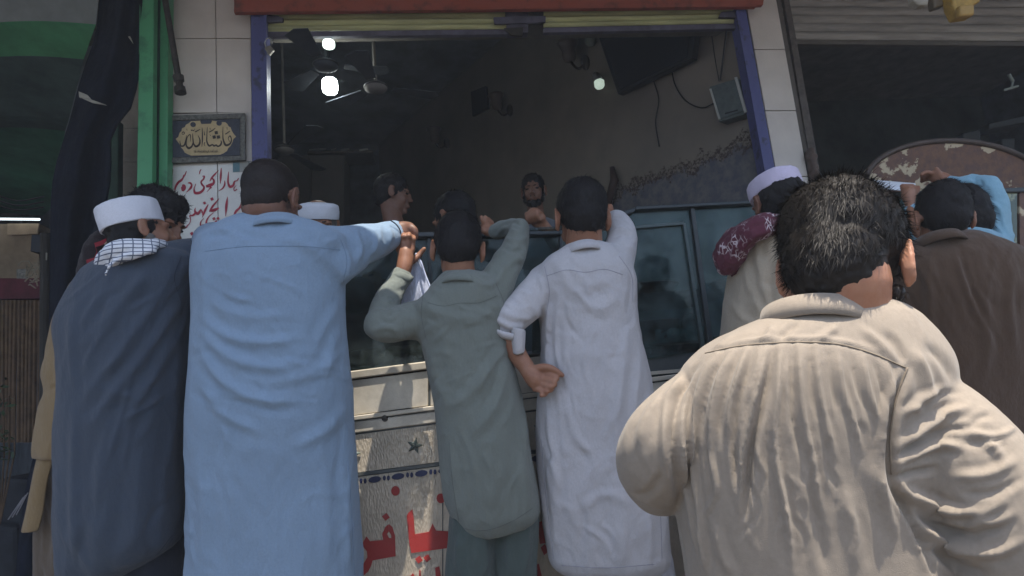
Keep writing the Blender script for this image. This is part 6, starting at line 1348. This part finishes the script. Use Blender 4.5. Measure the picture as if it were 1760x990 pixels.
# ------------------------------------------------------------ people behind the counter
FS = .72
def keeper(px, py, d, yaw, pitch, s, label, mat, skinm, hairk='short', beard=False, arms=None, w=42, capm=None, seed=1, floor=FS, lean=0, hairm=None):
    e = person(px, py + 200, d, label, floor); k = 1.0
    c = P(px, py, d); rot = head_rot(yaw, pitch, 0); z = P(px, py, d)
    base = z - UP * .20 * s - FWD * lean; g = Geo()
    sh = base - UP * .06
    zs_ = [sh.z + .07, sh.z + .03, sh.z - .04, sh.z - .18, sh.z - .45, sh.z - .75, floor + .35]; ws = [.07, .14, .20, .20, .19, .20, .24]; ts = [.06, .09, .11, .13, .13, .14, .15]
    br = Matrix.Rotation(R(yaw), 3, 'Z'); rr = br @ RT; ff = br @ FWD; rings = []
    for zz, w_, t_ in zip(zs_, ws, ts): rings.append([Vector((base.x, base.y, zz)) + rr * (w_ * s * math.cos(a * math.pi / 12)) + ff * (t_ * s * math.sin(a * math.pi / 12)) for a in range(24)])
    g.loft(rings)
    body_g = Geo(); head_prims(body_g, c, rot, s); neck(body_g, c, rot, s, base, .052, .06); body_g.chain([(sh - UP * .08, .09), (sh - UP * .5, .10), (Vector((sh.x, sh.y, floor + .55)), .10)], 14)
    arms = arms or []
    for sd in (-1, 1):
        a0 = sh + rr * sd * .16 * s - UP * .02
        tgt = arms[(sd + 1) // 2] if len(arms) > (sd + 1) // 2 and arms[(sd + 1) // 2] else None
        if tgt is None:
            el = a0 - UP * .27 + rr * sd * .04; hd = el + ff * .20 - UP * .06
        else:
            hd = P(*tgt); el = (a0 + hd) / 2 - UP * .10
        g.chain([(a0, .062 * s), (a0.lerp(el, .5), .055 * s), (el, .048 * s), (el.lerp(hd, .45), .040 * s)], 14)
        dr = (hd - el).normalized(); sw = dr.cross(UP).normalized() if abs(dr.z) < .95 else rr
        body_g.chain([(a0, .04), (el, .036), (el.lerp(hd, .5), .034), (hd, .026)], 12); pm = hd + dr * .05; body_g.chain([(hd, .026), (hd.lerp(pm, .5) + sw * .012, .024), (hd.lerp(pm, .5) - sw * .012, .024), (pm, .026)], 12)
        for q in range(4):
            f0 = pm + sw * (.027 - .018 * q); f1 = f0 + dr * .022 - UP * .010; f2 = f1 - UP * .022; f3 = f2 - dr * .018 - UP * .004; body_g.chain([(f0, .0092), (f1, .0088), (f2, .008), (f3, .007)], 8)
        t0 = hd + sw * .028; body_g.chain([(t0, .011), (t0 + dr * .03 + sw * .012, .0095), (t0 + dr * .052 + sw * .008, .008)], 8)
    legs(body_g, base, floor + .5, .075, .05, .1, True, floor)
    link('body', bake(body_g, .0055, 3, 'body', .5, .22), skinm, e)
    garment('kameez', g, mat, e, .011, 5, (), .006, (9, 9, 5), seed, .0005)
    if capm: cap(e, 'prayer_cap', c, rot, s, .06, .086, .104, capm, -2, .035, .012, -.01, seed=seed); make_hair(e, c, rot, s, 'undercap', hairm or h_grey, 400, .012, .001, .2, seed)
    else: make_hair(e, c, rot, s, hairk, h_black, 900, .018, .0012, .4, seed, keep=lambda lp: lp.z > -.06)
    if abs(yaw) > 60: eyes(e, c, rot, s)
    if beard:
        b = Geo()
        for x, y, z_, r in ((0, .078, -.10, .026), (.03, .062, -.088, .022), (-.03, .062, -.088, .022), (.055, .032, -.062, .018), (-.055, .032, -.062, .018), (.066, .008, -.030, .012), (-.066, .008, -.030, .012), (.014, .094, -.047, .006), (-.014, .094, -.047, .006)): b.sphere(c + rot @ Vector((x, y, z_)) * s, (r, r * .9, r * 1.15), rot, 12, 8)
        me = bake(b, .005, 2); g2 = Geo(); strands(g2, me, c, rot, s, 500, .014, .0008, lambda lp: (0, .3, -1), .4, seed); m2 = g2.mesh('x')
        bm = bmesh.new(); bm.from_mesh(me); bm.from_mesh(m2); bm.to_mesh(me); bm.free(); link('beard', me, hairm or h_black, e)
    g = Geo(); legs(g, base, floor + .8, .13, .10, .11, False, floor); garment('shalwar', g, mat, e, .014, 3, (), .005)
    return e
keeper(676, 336, 3.5, -82, 6, 1.0, 'shopkeeper in a dim grey kameez seen in profile inside the shop', c_grey, s_dark, 'short', seed=71)  # darkest skin tone used to put the dim interior into the colour
keeper(917, 330, 4.1, 172, 4, 1.0, 'bearded dark haired man inside the shop facing the street', cloth('cloth_slate', (.13, .14, .17)), s_dark, 'short', True, seed=72)  # skin colour darkened here too for the dim room
keeper(780, 380, 2.75, 60, 12, 1.02, 'dark haired person behind the counter just above the boy head', cloth('cloth_charcoal', (.05, .05, .055)), s_brown, 'short', seed=73, floor=.55, arms=[None, None])
keeper(547, 392, 2.62, -160, 14, 1.02, 'elderly man in a white skull cap behind the counter below the blue shirted arm', cloth('cloth_slate2', (.07, .065, .06)), s_brown, capm=c_capw, beard=True, seed=74, floor=.55, hairm=h_grey)
keeper(648, 470, 2.95, 150, 20, 1.05, 'bearded man standing in for the dim face in the left counter glass', cloth('cloth_umber', (.06, .05, .04)), s_brown, 'short', True, seed=75, floor=.3, arms=[None, (612, 520, 2.62)])  # solid figure added for the dim bearded face showing in the glass
# forearm and fist resting on the rail, its owner half hidden behind the white shirted man
keeper(985, 400, 2.8, 165, 10, .98, 'man hidden behind the white shirt with his fist on the rail', cloth('cloth_dusk', (.06, .06, .07)), s_brown, 'short', seed=76, floor=.4, arms=[(930, 384, 2.40), None])
# ================================================================== thin smoky haze volume, added to lift the dark tones
hz = Geo(); hz.box((-420, -420, -1.5), (420, 420, 8.0)); m = bpy.data.materials.new('haze'); m.use_nodes = True; nt = m.node_tree; nt.nodes.clear()
o_ = nt.nodes.new('ShaderNodeOutputMaterial'); v_ = nt.nodes.new('ShaderNodeVolumePrincipled'); v_.inputs['Color'].default_value = (.75, .82, .95, 1); v_.inputs['Density'].default_value = .009; v_.inputs['Anisotropy'].default_value = .2
nt.links.new(v_.outputs[0], o_.inputs['Volume']); setp(hz.build('haze', m), kind='stuff')
